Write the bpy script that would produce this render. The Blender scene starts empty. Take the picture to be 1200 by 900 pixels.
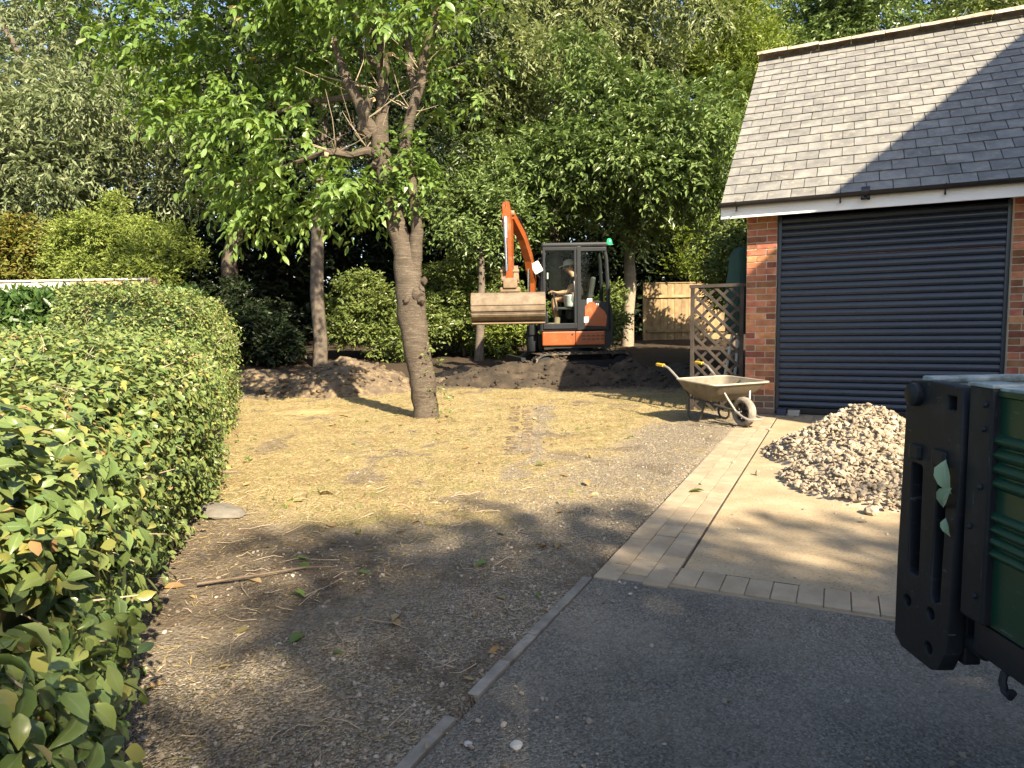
import bpy, bmesh, math, random
import numpy as np
from mathutils import Vector, Matrix
rng = np.random.default_rng(7)
random.seed(7)
sc = bpy.context.scene
col = sc.collection
V3 = Vector

# ------------------------------------------------------------------ camera
PITCH, ROLL = math.radians(5.427), math.radians(1.0)
cd = bpy.data.cameras.new('camera')
cam = bpy.data.objects.new('camera', cd); col.objects.link(cam)
cd.sensor_fit = 'HORIZONTAL'; cd.sensor_width = 36.0; cd.lens = 36.0*800/1200
cd.clip_start = 0.05; cd.clip_end = 2000
fw = V3((0, math.cos(PITCH), -math.sin(PITCH))); r0 = V3((1, 0, 0)); u0 = V3((0, math.sin(PITCH), math.cos(PITCH)))
rt = math.cos(ROLL)*r0 - math.sin(ROLL)*u0; up = math.sin(ROLL)*r0 + math.cos(ROLL)*u0
cam.matrix_world = Matrix(((rt.x, up.x, -fw.x, 0), (rt.y, up.y, -fw.y, 0), (rt.z, up.z, -fw.z, 1.18), (0, 0, 0, 1)))
sc.camera = cam
CAM = np.array([0, 0, 1.18])

# ------------------------------------------------------------------ sky and sun
SUN_EL = math.radians(35.0); SUN_H = (0.48, -0.877)
w = bpy.data.worlds.new('World'); sc.world = w; w.use_nodes = True
nt = w.node_tree; nt.nodes.clear()
sky = nt.nodes.new('ShaderNodeTexSky'); sky.sky_type = 'NISHITA'; sky.sun_disc = False
sky.air_density = 1.0; sky.dust_density = 1.6; sky.ozone_density = .8; sky.sun_elevation = SUN_EL; sky.sun_rotation = math.atan2(SUN_H[0], SUN_H[1])
bgn = nt.nodes.new('ShaderNodeBackground'); bgn.inputs[1].default_value = 0.085
wo = nt.nodes.new('ShaderNodeOutputWorld')
nt.links.new(sky.outputs[0], bgn.inputs[0]); nt.links.new(bgn.outputs[0], wo.inputs[0])
sl = bpy.data.lights.new('sun', 'SUN'); sl.energy = 5.0; sl.angle = math.radians(0.53); sl.color = (1.0, 0.84, 0.61)
so = bpy.data.objects.new('sun', sl); col.objects.link(so)
sdir = V3((SUN_H[0]*math.cos(SUN_EL), SUN_H[1]*math.cos(SUN_EL), math.sin(SUN_EL)))
so.rotation_euler = sdir.to_track_quat('Z', 'Y').to_euler(); so.location = (6, -10, 12)
sc.view_settings.view_transform = 'Standard'; sc.view_settings.look = 'None'
sc.view_settings.exposure = 1.86; sc.view_settings.gamma = 1.0
sc.cycles.max_bounces = 6; sc.cycles.diffuse_bounces = 3; sc.cycles.transmission_bounces = 4
sc.cycles.transparent_max_bounces = 8; sc.cycles.glossy_bounces = 2

# ------------------------------------------------------------------ helpers: tagging
def tag(o, label=None, cat=None, group=None, kind=None):
    if label: o['label'] = label
    if cat: o['category'] = cat
    if group: o['group'] = group
    if kind: o['kind'] = kind
    return o
def empty(name, loc=(0, 0, 0), rz=0, label=None, cat=None, group=None, parent=None):
    o = bpy.data.objects.new(name, None); col.objects.link(o)
    o.location = loc; o.rotation_euler = (0, 0, rz); o.empty_display_size = .2
    if parent is not None: o.parent = parent
    return tag(o, label, cat, group)
def link(name, me, parent=None, loc=None, rot=None):
    o = bpy.data.objects.new(name, me); col.objects.link(o)
    if parent is not None: o.parent = parent
    if loc is not None: o.location = loc
    if rot is not None: o.rotation_euler = rot
    return o

# ------------------------------------------------------------------ helpers: mesh building
def frame_from(d):
    d = V3(d).normalized(); a = V3((0, 0, 1)) if abs(d.z) < .95 else V3((1, 0, 0))
    x = a.cross(d).normalized(); return x, d.cross(x).normalized(), d
class MB:
    def __init__(s): s.v = []; s.f = []; s.sm = []
    def add(s, vs, fs, smooth=False, M=None):
        b = len(s.v)
        for p in vs:
            p = V3(p)
            s.v.append(tuple(M @ p) if M is not None else tuple(p))
        for f in fs: s.f.append(tuple(b+i for i in f)); s.sm.append(smooth)
        return s
    def box(s, c, d, M=None, bev=0.0, rz=0):
        x, y, z = d[0]/2, d[1]/2, d[2]/2
        if rz: M = (M or Matrix()) @ Matrix.Translation(c) @ Matrix.Rotation(rz, 4, 'Z'); c = (0, 0, 0)
        if bev <= 0:
            vs = [(c[0]+sx*x, c[1]+sy*y, c[2]+sz*z) for sz in (-1, 1) for sy in (-1, 1) for sx in (-1, 1)]
            return s.add(vs, [(0, 2, 3, 1), (4, 5, 7, 6), (0, 1, 5, 4), (2, 6, 7, 3), (0, 4, 6, 2), (1, 3, 7, 5)], False, M)
        bm = bmesh.new(); bmesh.ops.create_cube(bm, size=1)
        for v in bm.verts: v.co = V3((v.co.x*d[0], v.co.y*d[1], v.co.z*d[2]))
        bmesh.ops.bevel(bm, geom=bm.edges[:], offset=bev, segments=2, affect='EDGES', profile=.6)
        bm.verts.index_update()
        vs = [v.co+V3(c) for v in bm.verts]; fs = [tuple(v.index for v in f.verts) for f in bm.faces]; bm.free()
        return s.add(vs, fs, False, M)
    def tube(s, pts, r, n=8, caps=True, M=None):
        pts = [V3(p) for p in pts]; R = r if isinstance(r, (list, tuple)) else [r]*len(pts)
        vs = []; fs = []; px = None
        for i, p in enumerate(pts):
            d = (pts[min(i+1, len(pts)-1)]-pts[max(i-1, 0)])
            if d.length < 1e-9: d = V3((0, 0, 1))
            d.normalize()
            if px is None: x, y, _ = frame_from(d)
            else:
                x = px - d*px.dot(d)
                x = x.normalized() if x.length > 1e-6 else frame_from(d)[0]
                y = d.cross(x)
            px = x
            for k in range(n):
                a = 2*math.pi*k/n
                vs.append(p + (x*math.cos(a)+y*math.sin(a))*R[i])
        for i in range(len(pts)-1):
            for k in range(n):
                a, b = i*n+k, i*n+(k+1) % n
                fs.append((a, b, b+n, a+n))
        if caps:
            fs.append(tuple(range(n))[::-1]); fs.append(tuple((len(pts)-1)*n+k for k in range(n)))
        return s.add(vs, fs, True, M)
    def prism(s, poly, y0, y1, M=None):
        """polygon in the x,z plane extruded from y0 to y1"""
        n = len(poly)
        vs = [(p[0], y0, p[1]) for p in poly]+[(p[0], y1, p[1]) for p in poly]
        fs = [tuple(range(n)), tuple(range(2*n-1, n-1, -1))]+[(i, i+n, (i+1) % n+n, (i+1) % n) for i in range(n)]
        return s.add(vs, fs, False, M)
    def lathe(s, prof, n=16, M=None):
        """(r,z) profile round z"""
        vs = []; fs = []
        for (r, z) in prof:
            for k in range(n):
                a = 2*math.pi*k/n; vs.append((r*math.cos(a), r*math.sin(a), z))
        for i in range(len(prof)-1):
            for k in range(n):
                a, b = i*n+k, i*n+(k+1) % n; fs.append((a, b, b+n, a+n))
        fs.append(tuple(range(n))[::-1]); fs.append(tuple((len(prof)-1)*n+k for k in range(n)))
        return s.add(vs, fs, True, M)
    def mesh(s, name, mat):
        me = bpy.data.meshes.new(name); me.from_pydata(s.v, [], s.f)
        me.polygons.foreach_set('use_smooth', s.sm)
        for m in (mat if isinstance(mat, (list, tuple)) else [mat]): me.materials.append(m)
        me.update()
        if any(s.sm) : me.set_sharp_from_angle(angle=math.radians(40))
        return me
    def build(s, name, mat, parent=None, loc=None, rot=None):
        return link(name, s.mesh(name, mat), parent, loc, rot)

def fast_mesh(name, verts, faces, mat, attrs=None, smooth=False):
    """verts (N,3); faces (M,k) all of one size; attrs: {name: (domain, array)}"""
    verts = np.ascontiguousarray(verts, dtype=np.float32); faces = np.ascontiguousarray(faces, dtype=np.int32)
    me = bpy.data.meshes.new(name); k = faces.shape[1]
    me.vertices.add(len(verts)); me.vertices.foreach_set('co', verts.ravel())
    me.loops.add(faces.size); me.loops.foreach_set('vertex_index', faces.ravel())
    me.polygons.add(len(faces)); me.polygons.foreach_set('loop_start', np.arange(0, faces.size, k, dtype=np.int32))
    me.polygons.foreach_set('use_smooth', np.full(len(faces), smooth, dtype=bool))
    for an, (dom, arr) in (attrs or {}).items():
        a = me.attributes.new(an, 'FLOAT', dom); a.data.foreach_set('value', np.ascontiguousarray(arr, dtype=np.float32))
    me.materials.append(mat); me.update(calc_edges=True)
    return me

# ------------------------------------------------------------------ helpers: noise
def hsh(ix, iy, seed):
    n = (ix.astype(np.int64)*374761393 + iy.astype(np.int64)*668265263 + seed*1274126177) & 0x7fffffff
    n = ((n ^ (n >> 13))*1274126177) & 0x7fffffff
    return ((n ^ (n >> 16)) & 0xffff)/65535.0
def vnoise(x, y, seed=0):
    ix = np.floor(x); iy = np.floor(y); fx = x-ix; fy = y-iy
    fx = fx*fx*(3-2*fx); fy = fy*fy*(3-2*fy)
    a = hsh(ix, iy, seed); b = hsh(ix+1, iy, seed); c = hsh(ix, iy+1, seed); d = hsh(ix+1, iy+1, seed)
    return (a+(b-a)*fx)*(1-fy)+(c+(d-c)*fx)*fy
def fbm(x, y, seed=0, oct=4):
    s = 0; a = .5; t = 0
    for i in range(oct):
        s = s+a*vnoise(x*2**i+i*17.3, y*2**i-i*9.1, seed+i); t += a; a *= .5
    return s/t
def sstep(e0, e1, x):
    t = np.clip((x-e0)/(e1-e0), 0, 1); return t*t*(3-2*t)

# ------------------------------------------------------------------ helpers: materials
class NG:
    def __init__(s, name):
        s.m = bpy.data.materials.new(name); s.m.use_nodes = True; s.t = s.m.node_tree; s.t.nodes.clear()
        s.out = s.n('ShaderNodeOutputMaterial')
    def n(s, ty, **kw):
        x = s.t.nodes.new(ty)
        for k, v in kw.items(): setattr(x, k, v)
        return x
    def l(s, a, b): s.t.links.new(a, b)
    def coord(s, which='Object'):
        return s.n('ShaderNodeTexCoord').outputs[which]
    def noise(s, vec, scale, detail=4, rough=.6, dist=0):
        x = s.n('ShaderNodeTexNoise'); x.inputs['Scale'].default_value = scale; x.inputs['Detail'].default_value = detail
        x.inputs['Roughness'].default_value = rough; x.inputs['Distortion'].default_value = dist
        s.l(vec, x.inputs['Vector']); return x.outputs['Fac']
    def ramp(s, fac, stops, interp='LINEAR'):
        x = s.n('ShaderNodeValToRGB'); x.color_ramp.interpolation = interp; e = x.color_ramp.elements
        while len(e) < len(stops): e.new(.5)
        for k, (p, c) in enumerate(stops):
            e[k].position = p; e[k].color = (*c, 1) if len(c) == 3 else c
        s.l(fac, x.inputs[0]); return x.outputs[0]
    def math(s, op, a, b=None, clamp=False):
        x = s.n('ShaderNodeMath', operation=op); x.use_clamp = clamp
        for i, v in enumerate((a, b)):
            if v is None: continue
            if isinstance(v, (int, float)): x.inputs[i].default_value = v
            else: s.l(v, x.inputs[i])
        return x.outputs[0]
    def mix(s, fac, a, b, blend='MIX'):
        x = s.n('ShaderNodeMix', data_type='RGBA', blend_type=blend)
        for sock, v in ((x.inputs[0], fac), (x.inputs[6], a), (x.inputs[7], b)):
            if isinstance(v, (int, float)): sock.default_value = v
            elif isinstance(v, tuple): sock.default_value = (*v, 1) if len(v) == 3 else v
            else: s.l(v, sock)
        return x.outputs[2]
    def attr(s, name): return s.n('ShaderNodeAttribute', attribute_name=name).outputs['Fac']
    def bump(s, h, strength=.3, dist=.01):
        b = s.n('ShaderNodeBump'); b.inputs['Strength'].default_value = strength; b.inputs['Distance'].default_value = dist
        s.l(h, b.inputs['Height']); return b.outputs[0]
    def bsdf(s, color, rough=.6, metal=0, normal=None, spec=.5):
        p = s.n('ShaderNodeBsdfPrincipled')
        for sock, v in ((p.inputs['Base Color'], color), (p.inputs['Roughness'], rough), (p.inputs['Metallic'], metal)):
            if isinstance(v, (int, float)): sock.default_value = v
            elif isinstance(v, tuple): sock.default_value = (*v, 1)
            else: s.l(v, sock)
        p.inputs['Specular IOR Level'].default_value = spec
        if normal is not None: s.l(normal, p.inputs['Normal'])
        return p
    def done(s, shader): s.l(shader, s.out.inputs[0]); return s.m

def pmat(name, cols, rough=.6, metal=0, ns=6, bump=.2, bs=40, rand=.0, bd=.005, spec=.5, dirt=None, dscale=3, dlo=.5, dhi=.7, world=False, scr=None):
    g = NG(name); c = g.coord('Object')
    if world: c = g.n('ShaderNodeNewGeometry').outputs['Position']
    oi = g.n('ShaderNodeObjectInfo').outputs['Random']
    if rand:
        off = g.n('ShaderNodeVectorMath', operation='ADD'); cmb = g.n('ShaderNodeCombineXYZ')
        k = g.math('MULTIPLY', oi, 37.0)
        for i in range(3): g.l(k, cmb.inputs[i])
        g.l(c, off.inputs[0]); g.l(cmb.outputs[0], off.inputs[1]); c = off.outputs[0]
    n = g.noise(c, ns, 5)
    colr = g.ramp(n, [(.3+.4*i/max(1, len(cols)-1), cc) for i, cc in enumerate(cols)])
    if rand:
        hv = g.n('ShaderNodeHueSaturation'); g.l(colr, hv.inputs['Color'])
        g.l(g.math('ADD', g.math('MULTIPLY', oi, 2*rand), 1-rand), hv.inputs['Value'])
        g.l(g.math('ADD', g.math('MULTIPLY', g.math('FRACT', g.math('MULTIPLY', oi, 7.13)), rand*.06), .5-rand*.03), hv.inputs['Hue'])
        colr = hv.outputs[0]
    if dirt:
        d = g.ramp(g.noise(c, dscale, 6, .7), [(dlo, (0, 0, 0)), (dhi, (1, 1, 1))])
        colr = g.mix(d, colr, dirt)
    if scr:
        mp = g.n('ShaderNodeMapping'); g.l(c, mp.inputs[0]); mp.inputs['Scale'].default_value = scr[0]; mp.inputs['Rotation'].default_value = (.5, .1, .2)
        sx_ = g.ramp(g.noise(mp.outputs[0], 1, 6, .75), [(.635, (0, 0, 0)), (.665, (1, 1, 1))]); colr = g.mix(g.math('MULTIPLY', sx_, scr[2]), colr, scr[1])
    nb = g.noise(c, bs, 4)
    return g.done(g.bsdf(colr, rough, metal, g.bump(nb, bump, bd) if bump else None, spec).outputs[0])

def leafmat(name, cols, rough=.45, trans=.3, tint=(1.2, 1.25, .6), vein=None, spec=.4):
    g = NG(name)
    oi = g.n('ShaderNodeObjectInfo').outputs['Random']
    f = g.math('FRACT', g.math('ADD', g.attr('rnd'), oi))
    colr = g.ramp(f, [(i/max(1, len(cols)-1), c) for i, c in enumerate(cols)])
    if vein:
        v = g.ramp(g.attr('vein'), [(.86, (0, 0, 0)), (.97, (1, 1, 1))])
        colr = g.mix(g.math('MULTIPLY', v, .6), colr, vein)
    p = g.bsdf(colr, rough, 0, None, spec)
    tr = g.n('ShaderNodeBsdfTranslucent'); g.l(g.mix(1.0, colr, tint, 'MULTIPLY'), tr.inputs[0])
    ms = g.n('ShaderNodeMixShader'); ms.inputs[0].default_value = trans
    g.l(p.outputs[0], ms.inputs[1]); g.l(tr.outputs[0], ms.inputs[2])
    return g.done(ms.outputs[0])

def glassmat(name, tint=(.86, .9, .88), refl=.12):
    g = NG(name); t = g.n('ShaderNodeBsdfTransparent'); t.inputs[0].default_value = (*tint, 1)
    gl = g.n('ShaderNodeBsdfGlossy'); gl.inputs['Roughness'].default_value = .03; gl.inputs[0].default_value = (.9, .95, 1, 1)
    fr = g.n('ShaderNodeFresnel'); fr.inputs[0].default_value = 1.13
    ms = g.n('ShaderNodeMixShader'); g.l(fr.outputs[0], ms.inputs[0])
    g.l(t.outputs[0], ms.inputs[1]); g.l(gl.outputs[0], ms.inputs[2])
    return g.done(ms.outputs[0])

M = {}
M['brick'] = pmat('brick_clay', [(.22, .078, .040), (.36, .135, .062), (.47, .215, .11)], .85, ns=9, bump=.5, bs=70, rand=.5, bd=.004, dirt=(.30, .22, .17), dscale=11, dlo=.6, dhi=.85)
M['brick_dark'] = pmat('brick_dark', [(.12, .09, .075), (.19, .13, .10)], .85, ns=9, bump=.5, bs=70, rand=.3)
M['mortar'] = pmat('mortar', [(.46, .40, .31), (.60, .53, .43)], .95, ns=14, bump=.4, bs=90)
M['slate'] = pmat('fibre_slate', [(.115, .115, .110), (.160, .158, .150), (.215, .211, .197)], .72, ns=5, bump=.55, bs=34, rand=.13, bd=.006, dirt=(.29, .27, .20), dscale=9, dlo=.54, dhi=.74, scr=((9, 9, 9), (.09, .09, .085), .5))
M['ridge'] = pmat('ridge_clay', [(.24, .165, .12), (.36, .28, .21), (.46, .40, .31)], .9, ns=9, bump=.6, bs=50, rand=.15, dirt=(.16, .15, .11), dscale=14, dlo=.55, dhi=.64)
M['white_paint'] = pmat('white_paint', [(.74, .74, .73), (.82, .82, .81)], .45, ns=3, bump=.05, bs=20)
M['black_plastic'] = pmat('black_plastic', [(.012, .012, .013), (.022, .022, .024)], .38, ns=6, bump=.05)
M['shutter'] = pmat('shutter_slat', [(.018, .025, .040), (.024, .033, .050)], .30, ns=4, bump=.06, bs=60, rand=.06, dirt=(.10, .10, .10), dscale=5, dlo=.62, dhi=.95)
M['soffit_wood'] = pmat('soffit', [(.5, .5, .5), (.6, .6, .6)], .6)
M['steel'] = pmat('steel', [(.42, .41, .39), (.55, .54, .51)], .38, .9, ns=10, bump=.1)
M['chrome'] = pmat('ram_rod', [(.6, .6, .6), (.7, .7, .7)], .18, 1.0, bump=0)
M['orange'] = pmat('orange_paint', [(.20, .047, .008), (.25, .062, .011)], .42, ns=5, bump=.05, dirt=(.24, .14, .07), dscale=7, dlo=.55, dhi=.8)
M['cab'] = pmat('cab_grey', [(.009, .011, .014), (.014, .017, .021)], .5, ns=5, bump=.05, spec=.25, dirt=(.03, .028, .025), dscale=5, dlo=.56, dhi=.95)
M['rubber'] = pmat('rubber', [(.018, .017, .016), (.04, .036, .03)], .85, ns=12, bump=.3, dirt=(.17, .13, .09), dscale=9, dlo=.48, dhi=.66)
M['bucket'] = pmat('dusty_bucket', [(.095, .073, .05), (.15, .117, .083), (.20, .16, .115)], .8, .0, ns=7, bump=.4, bs=30, dirt=(.14, .095, .06), dscale=6, dlo=.52, dhi=.72)
M['rustmud'] = pmat('muddy_link', [(.13, .09, .055), (.21, .155, .10)], .85, ns=12, bump=.4, bs=30)
M['glass'] = glassmat('cab_glass')
M['beacon'] = pmat('green_beacon', [(.02, .45, .14), (.03, .55, .2)], .2, bump=0)
M['vinyl'] = pmat('vinyl_black', [(.02, .02, .022), (.035, .035, .035)], .6, bump=.1)
M['sticker'] = pmat('white_sticker', [(.72, .74, .74), (.8, .82, .82)], .5, bump=0)
M['stickerblue'] = pmat('blue_sticker', [(.32, .55, .60), (.42, .65, .7)], .5, bump=0)
M['mirror'] = pmat('mirror_shell', [(.5, .5, .49), (.58, .58, .56)], .35, bump=0)
M['pale_tub'] = pmat('pale_tub', [(.55, .55, .58), (.66, .66, .68)], .5, bump=.05)
M['skin'] = pmat('skin', [(.46, .25, .16), (.54, .31, .21)], .55, bump=.05, ns=10)
M['tshirt'] = pmat('dark_cotton', [(.018, .016, .016), (.03, .027, .027)], .9, bump=.2, bs=30)
M['shorts'] = pmat('shorts_cloth', [(.20, .155, .11), (.26, .20, .145)], .9, bump=.2, bs=30)
M['boots'] = pmat('boot_leather', [(.17, .13, .09), (.26, .20, .14)], .8, bump=.2)
M['cap'] = pmat('cap_cloth', [(.50, .48, .45), (.62, .60, .56)], .9, bump=.1)
M['cap_dark'] = pmat('cap_mesh', [(.10, .09, .085), (.16, .14, .13)], .9, bump=.1)
M['hair'] = pmat('hair', [(.04, .028, .02), (.07, .05, .035)], .7, bump=.2)
M['truck_black'] = pmat('truck_black', [(.007, .009, .012), (.012, .0145, .019)], .55, ns=7, bump=.12, bs=22, spec=.3, dirt=(.028, .029, .031), dscale=9, dlo=.54, dhi=.75, scr=((60, 70, 9), (.16, .15, .14), .5))
M['truck_green'] = pmat('truck_green', [(.006, .036, .020), (.009, .048, .026)], .32, ns=4, bump=.06, bs=18, dirt=(.03, .05, .036), dscale=12, dlo=.56, dhi=.8, scr=((50, 12, 80), (.14, .18, .15), .5))
M['chipped'] = pmat('chipped_rim', [(.05, .075, .075), (.20, .25, .26), (.34, .39, .40)], .5, ns=26, bump=.3, bs=30)
M['grip'] = pmat('yellow_grip', [(.72, .42, .03), (.8, .5, .05)], .45, bump=.05)
M['barrow'] = pmat('galvanised_dusty', [(.10, .085, .06), (.165, .142, .105), (.235, .21, .16)], .7, .1, ns=9, bump=.25, bs=40, dirt=(.12, .09, .06), dscale=9, dlo=.48, dhi=.68)
M['barrow_rim'] = pmat('barrow_rim', [(.34, .30, .23), (.42, .375, .30)], .6, .2, ns=9, bump=.15)
M['tubedark'] = pmat('dark_tube', [(.045, .042, .04), (.08, .072, .062)], .5, .3, ns=12, bump=.2)
M['tubepale'] = pmat('pale_tube', [(.24, .225, .195), (.33, .31, .27)], .45, .3, ns=12, bump=.1)
M['concrete'] = None
M['old_wood'] = pmat('weathered_wood', [(.020, .015, .012), (.038, .029, .023), (.058, .046, .037)], .85, ns=7, bump=.4, bs=40, rand=.3)
M['fence_tan'] = pmat('fence_tan', [(.16, .108, .052), (.23, .16, .08), (.285, .21, .115)], .85, ns=5, bump=.3, bs=35, rand=.22)
M['fence_grey'] = pmat('fence_grey', [(.40, .37, .31), (.52, .49, .43), (.58, .55, .49)], .85, ns=7, bump=.3, bs=35, rand=.2)
M['fence_brown'] = pmat('fence_brown', [(.30, .20, .10), (.42, .30, .17)], .85, ns=7, bump=.3, bs=35, rand=.2)
M['parasol'] = pmat('green_canvas', [(.012, .042, .032), (.022, .062, .048)], .8, ns=6, bump=.3, bs=25)
M['polepale'] = pmat('pale_pole', [(.46, .53, .54), (.56, .62, .63)], .4, bump=.05)
M['stone'] = pmat('rubble_stone', [(.24, .195, .135), (.36, .30, .215), (.47, .40, .30)], .95, ns=8, bump=.5, bs=40, rand=.3, world=False)
M['pebble'] = pmat('pebble', [(.14, .12, .09), (.25, .215, .165), (.46, .42, .36)], .9, ns=5, bump=.3, bs=60, world=True)
M['slab'] = pmat('grey_slab', [(.10, .092, .078), (.17, .158, .135)], .9, ns=14, bump=.4, bs=40)
M['dark_block'] = pmat('navy_block', [(.02, .03, .06), (.03, .045, .085)], .6, bump=.2)
M['grey_block'] = pmat('grey_block', [(.30, .29, .26), (.38, .36, .33)], .85, bump=.3)
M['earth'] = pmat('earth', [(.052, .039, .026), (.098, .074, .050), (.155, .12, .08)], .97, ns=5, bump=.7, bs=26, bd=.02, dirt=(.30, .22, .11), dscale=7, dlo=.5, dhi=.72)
M['earth_shade_dark'] = pmat('earth_shade_dark', [(.018, .013, .009), (.036, .027, .018), (.07, .052, .034)], .97, ns=5, bump=.8, bs=22, bd=.02)  # soil bank's shade put into the colour; also the dark joint dirt
M['twig'] = pmat('twig', [(.10, .072, .05), (.17, .13, .09)], .9, ns=20, bump=.3)
M['dead_twig'] = pmat('dead_twig', [(.30, .24, .17), (.42, .35, .26)], .9, ns=20, bump=.3)
def barkmat(name, cols, ringscale=26, ring=.5, pale=None):
    g = NG(name); c = g.coord('Object')
    mp = g.n('ShaderNodeMapping'); g.l(c, mp.inputs[0]); mp.inputs['Scale'].default_value = (5.0, 5.0, ringscale)
    n = g.noise(mp.outputs[0], 1.0, 8, .75, 1.6)
    n2 = g.noise(c, 7, 6, .7)
    n = g.math('ADD', g.math('MULTIPLY', n, .72), g.math('MULTIPLY', g.noise(c, 60, 4, .7), .28))
    colr = g.ramp(n, [(.28, cols[0]), (.48, cols[1]), (.68, cols[2])])
    colr = g.mix(g.ramp(n2, [(.45, (0, 0, 0)), (.7, (.6, .6, .6))]), colr, cols[0])
    if pale:
        st = g.ramp(g.noise(mp.outputs[0], 1.7, 4, .5), [(.60, (0, 0, 0)), (.66, (1, 1, 1))])
        colr = g.mix(g.math('MULTIPLY', st, .5), colr, pale)
    return g.done(g.bsdf(colr, .85, 0, g.bump(n, ring, .02), .3).outputs[0])
M['cherry_bark'] = barkmat('cherry_bark', [(.035, .027, .020), (.080, .064, .048), (.145, .120, .092)], 40, 1.0, (.19, .16, .12))
M['bark'] = barkmat('bark', [(.05, .042, .034), (.11, .09, .07), (.17, .14, .11)], 6, .7)
M['pale_bark'] = barkmat('pale_bark', [(.13, .105, .075), (.25, .21, .155), (.34, .29, .225)], 8, .5)
M['cutwood'] = pmat('cut_wood', [(.48, .33, .17), (.58, .42, .24)], .8, ns=20, bump=.2)
# foliage
M['hedge_leaf'] = leafmat('hedge_leaf', [(0.075, 0.122, 0.038), (0.120, 0.172, 0.050), (0.087, 0.146, 0.045), (0.163, 0.205, 0.059), (0.108, 0.164, 0.050), (0.261, 0.253, 0.068), (0.096, 0.140, 0.050), (0.129, 0.188, 0.055), (0.185, 0.229, 0.068), (0.108, 0.154, 0.050)], .33, .16, (1.3, 1.3, .5), (.20, .24, .12))
M['hedge_dry'] = leafmat('hedge_dry', [(.22, .13, .06), (.30, .20, .09), (.36, .27, .15), (.20, .19, .05)], .7, .2)
M['laurel_leaf'] = leafmat('laurel_leaf', [(0.027, 0.065, 0.017), (0.046, 0.093, 0.022), (0.074, 0.130, 0.026)], .35, .2)
M['cherry_leaf'] = leafmat('cherry_leaf', [(0.080, 0.148, 0.036), (0.126, 0.211, 0.049), (0.098, 0.172, 0.041), (0.179, 0.249, 0.065), (0.116, 0.195, 0.049), (0.152, 0.235, 0.058), (0.090, 0.157, 0.041)], .34, .32, (1.35, 1.4, .5), (.14, .18, .07))
M['silver_leaf'] = leafmat('silver_leaf', [(0.109, 0.142, 0.067), (0.167, 0.203, 0.102), (0.128, 0.169, 0.076), (0.218, 0.243, 0.130)], .5, .22)
M['golden_leaf'] = leafmat('golden_leaf', [(0.132, 0.182, 0.036), (0.202, 0.250, 0.050), (0.156, 0.216, 0.043), (0.249, 0.285, 0.072)], .5, .25)
M['orange_leaf'] = leafmat('orange_leaf', [(0.082, 0.123, 0.023), (0.139, 0.154, 0.023), (0.196, 0.144, 0.030), (0.098, 0.133, 0.023), (0.245, 0.195, 0.054)], .5, .3)
M['shade_dark_leaf'] = leafmat('shade_dark_leaf', [(0.013, 0.024, 0.009), (0.019, 0.033, 0.012), (0.027, 0.043, 0.015)], .5, .15)  # darkened so leaves look shaded even where the sun reaches them
M['mid_leaf'] = leafmat('mid_leaf', [(0.090, 0.142, 0.047), (0.134, 0.192, 0.059), (0.108, 0.167, 0.054), (0.180, 0.234, 0.077)], .36, .2)
M['willow_leaf'] = leafmat('willow_leaf', [(0.143, 0.181, 0.078), (0.201, 0.236, 0.108), (0.169, 0.206, 0.084), (0.252, 0.276, 0.138)], .45, .28)
M['conifer_leaf'] = leafmat('conifer_leaf', [(0.119, 0.171, 0.026), (0.175, 0.230, 0.033), (0.207, 0.260, 0.039), (0.096, 0.149, 0.026)], .55, .25)
M['shrub_leaf'] = leafmat('shrub_leaf', [(0.082, 0.123, 0.035), (0.130, 0.169, 0.047), (0.164, 0.197, 0.054), (0.097, 0.144, 0.037)], .36, .2)
M['straw'] = leafmat('straw', [(0.389, 0.301, 0.124), (0.482, 0.388, 0.186), (0.316, 0.243, 0.114), (0.556, 0.465, 0.258), (0.278, 0.214, 0.104), (0.427, 0.349, 0.155), (0.223, 0.253, 0.073)], .8, .2, (1.1, 1.05, .8))
M['green_blade'] = leafmat('green_blade', [(.10, .15, .03), (.16, .20, .05), (.20, .22, .06)], .6, .3)

# ------------------------------------------------------------------ leaves
def nrm(a): return a/np.maximum(np.linalg.norm(a, axis=-1, keepdims=True), 1e-9)
T4 = (np.array([(0, 0, 0), (.45, .5, .12), (1, 0, -.12), (.45, -.5, .12)]), np.array([(0, 2, 1), (0, 3, 2)]), np.array([1, 0, 1, 0.]))
TS = (np.array([(0, 0, 0), (.5, .5, .02), (1, 0, 0), (.5, -.5, .02)]), np.array([(0, 2, 1), (0, 3, 2)]), np.array([1, 0, 1, 0.]))
T7 = (np.array([(0, 0, 0), (.25, .40, .09), (.62, .42, .06), (1, 0, -.16), (.62, -.42, .06), (.25, -.40, .09), (.45, 0, 0)]),
      np.array([(0, 6, 1), (1, 6, 2), (2, 6, 3), (3, 6, 4), (4, 6, 5), (5, 6, 0)]), np.array([1, 0, 0, 1, 0, 0, 1.]))
_t = [(0, 0, 0), (.10, .17, .05), (.27, .42, .10), (.50, .50, .09), (.74, .36, .03), (.90, .15, -.07), (1.03, 0, -.16), (.90, -.15, -.06), (.74, -.36, .04), (.50, -.50, .09), (.27, -.42, .11), (.10, -.17, .05), (.25, 0, .015), (.52, 0, .01), (.78, 0, -.05)]
T15 = (np.array(_t), np.array([(0, 12, 1), (1, 12, 2), (2, 12, 3), (3, 12, 13), (3, 13, 4), (4, 13, 14), (4, 14, 5), (5, 14, 6), (6, 14, 7), (7, 14, 8), (8, 14, 13), (8, 13, 9), (9, 13, 12), (9, 12, 10), (10, 12, 11), (11, 12, 0)]),
       np.array([1]+[0]*5+[1]+[0]*5+[1, 1, 1.]))
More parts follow.
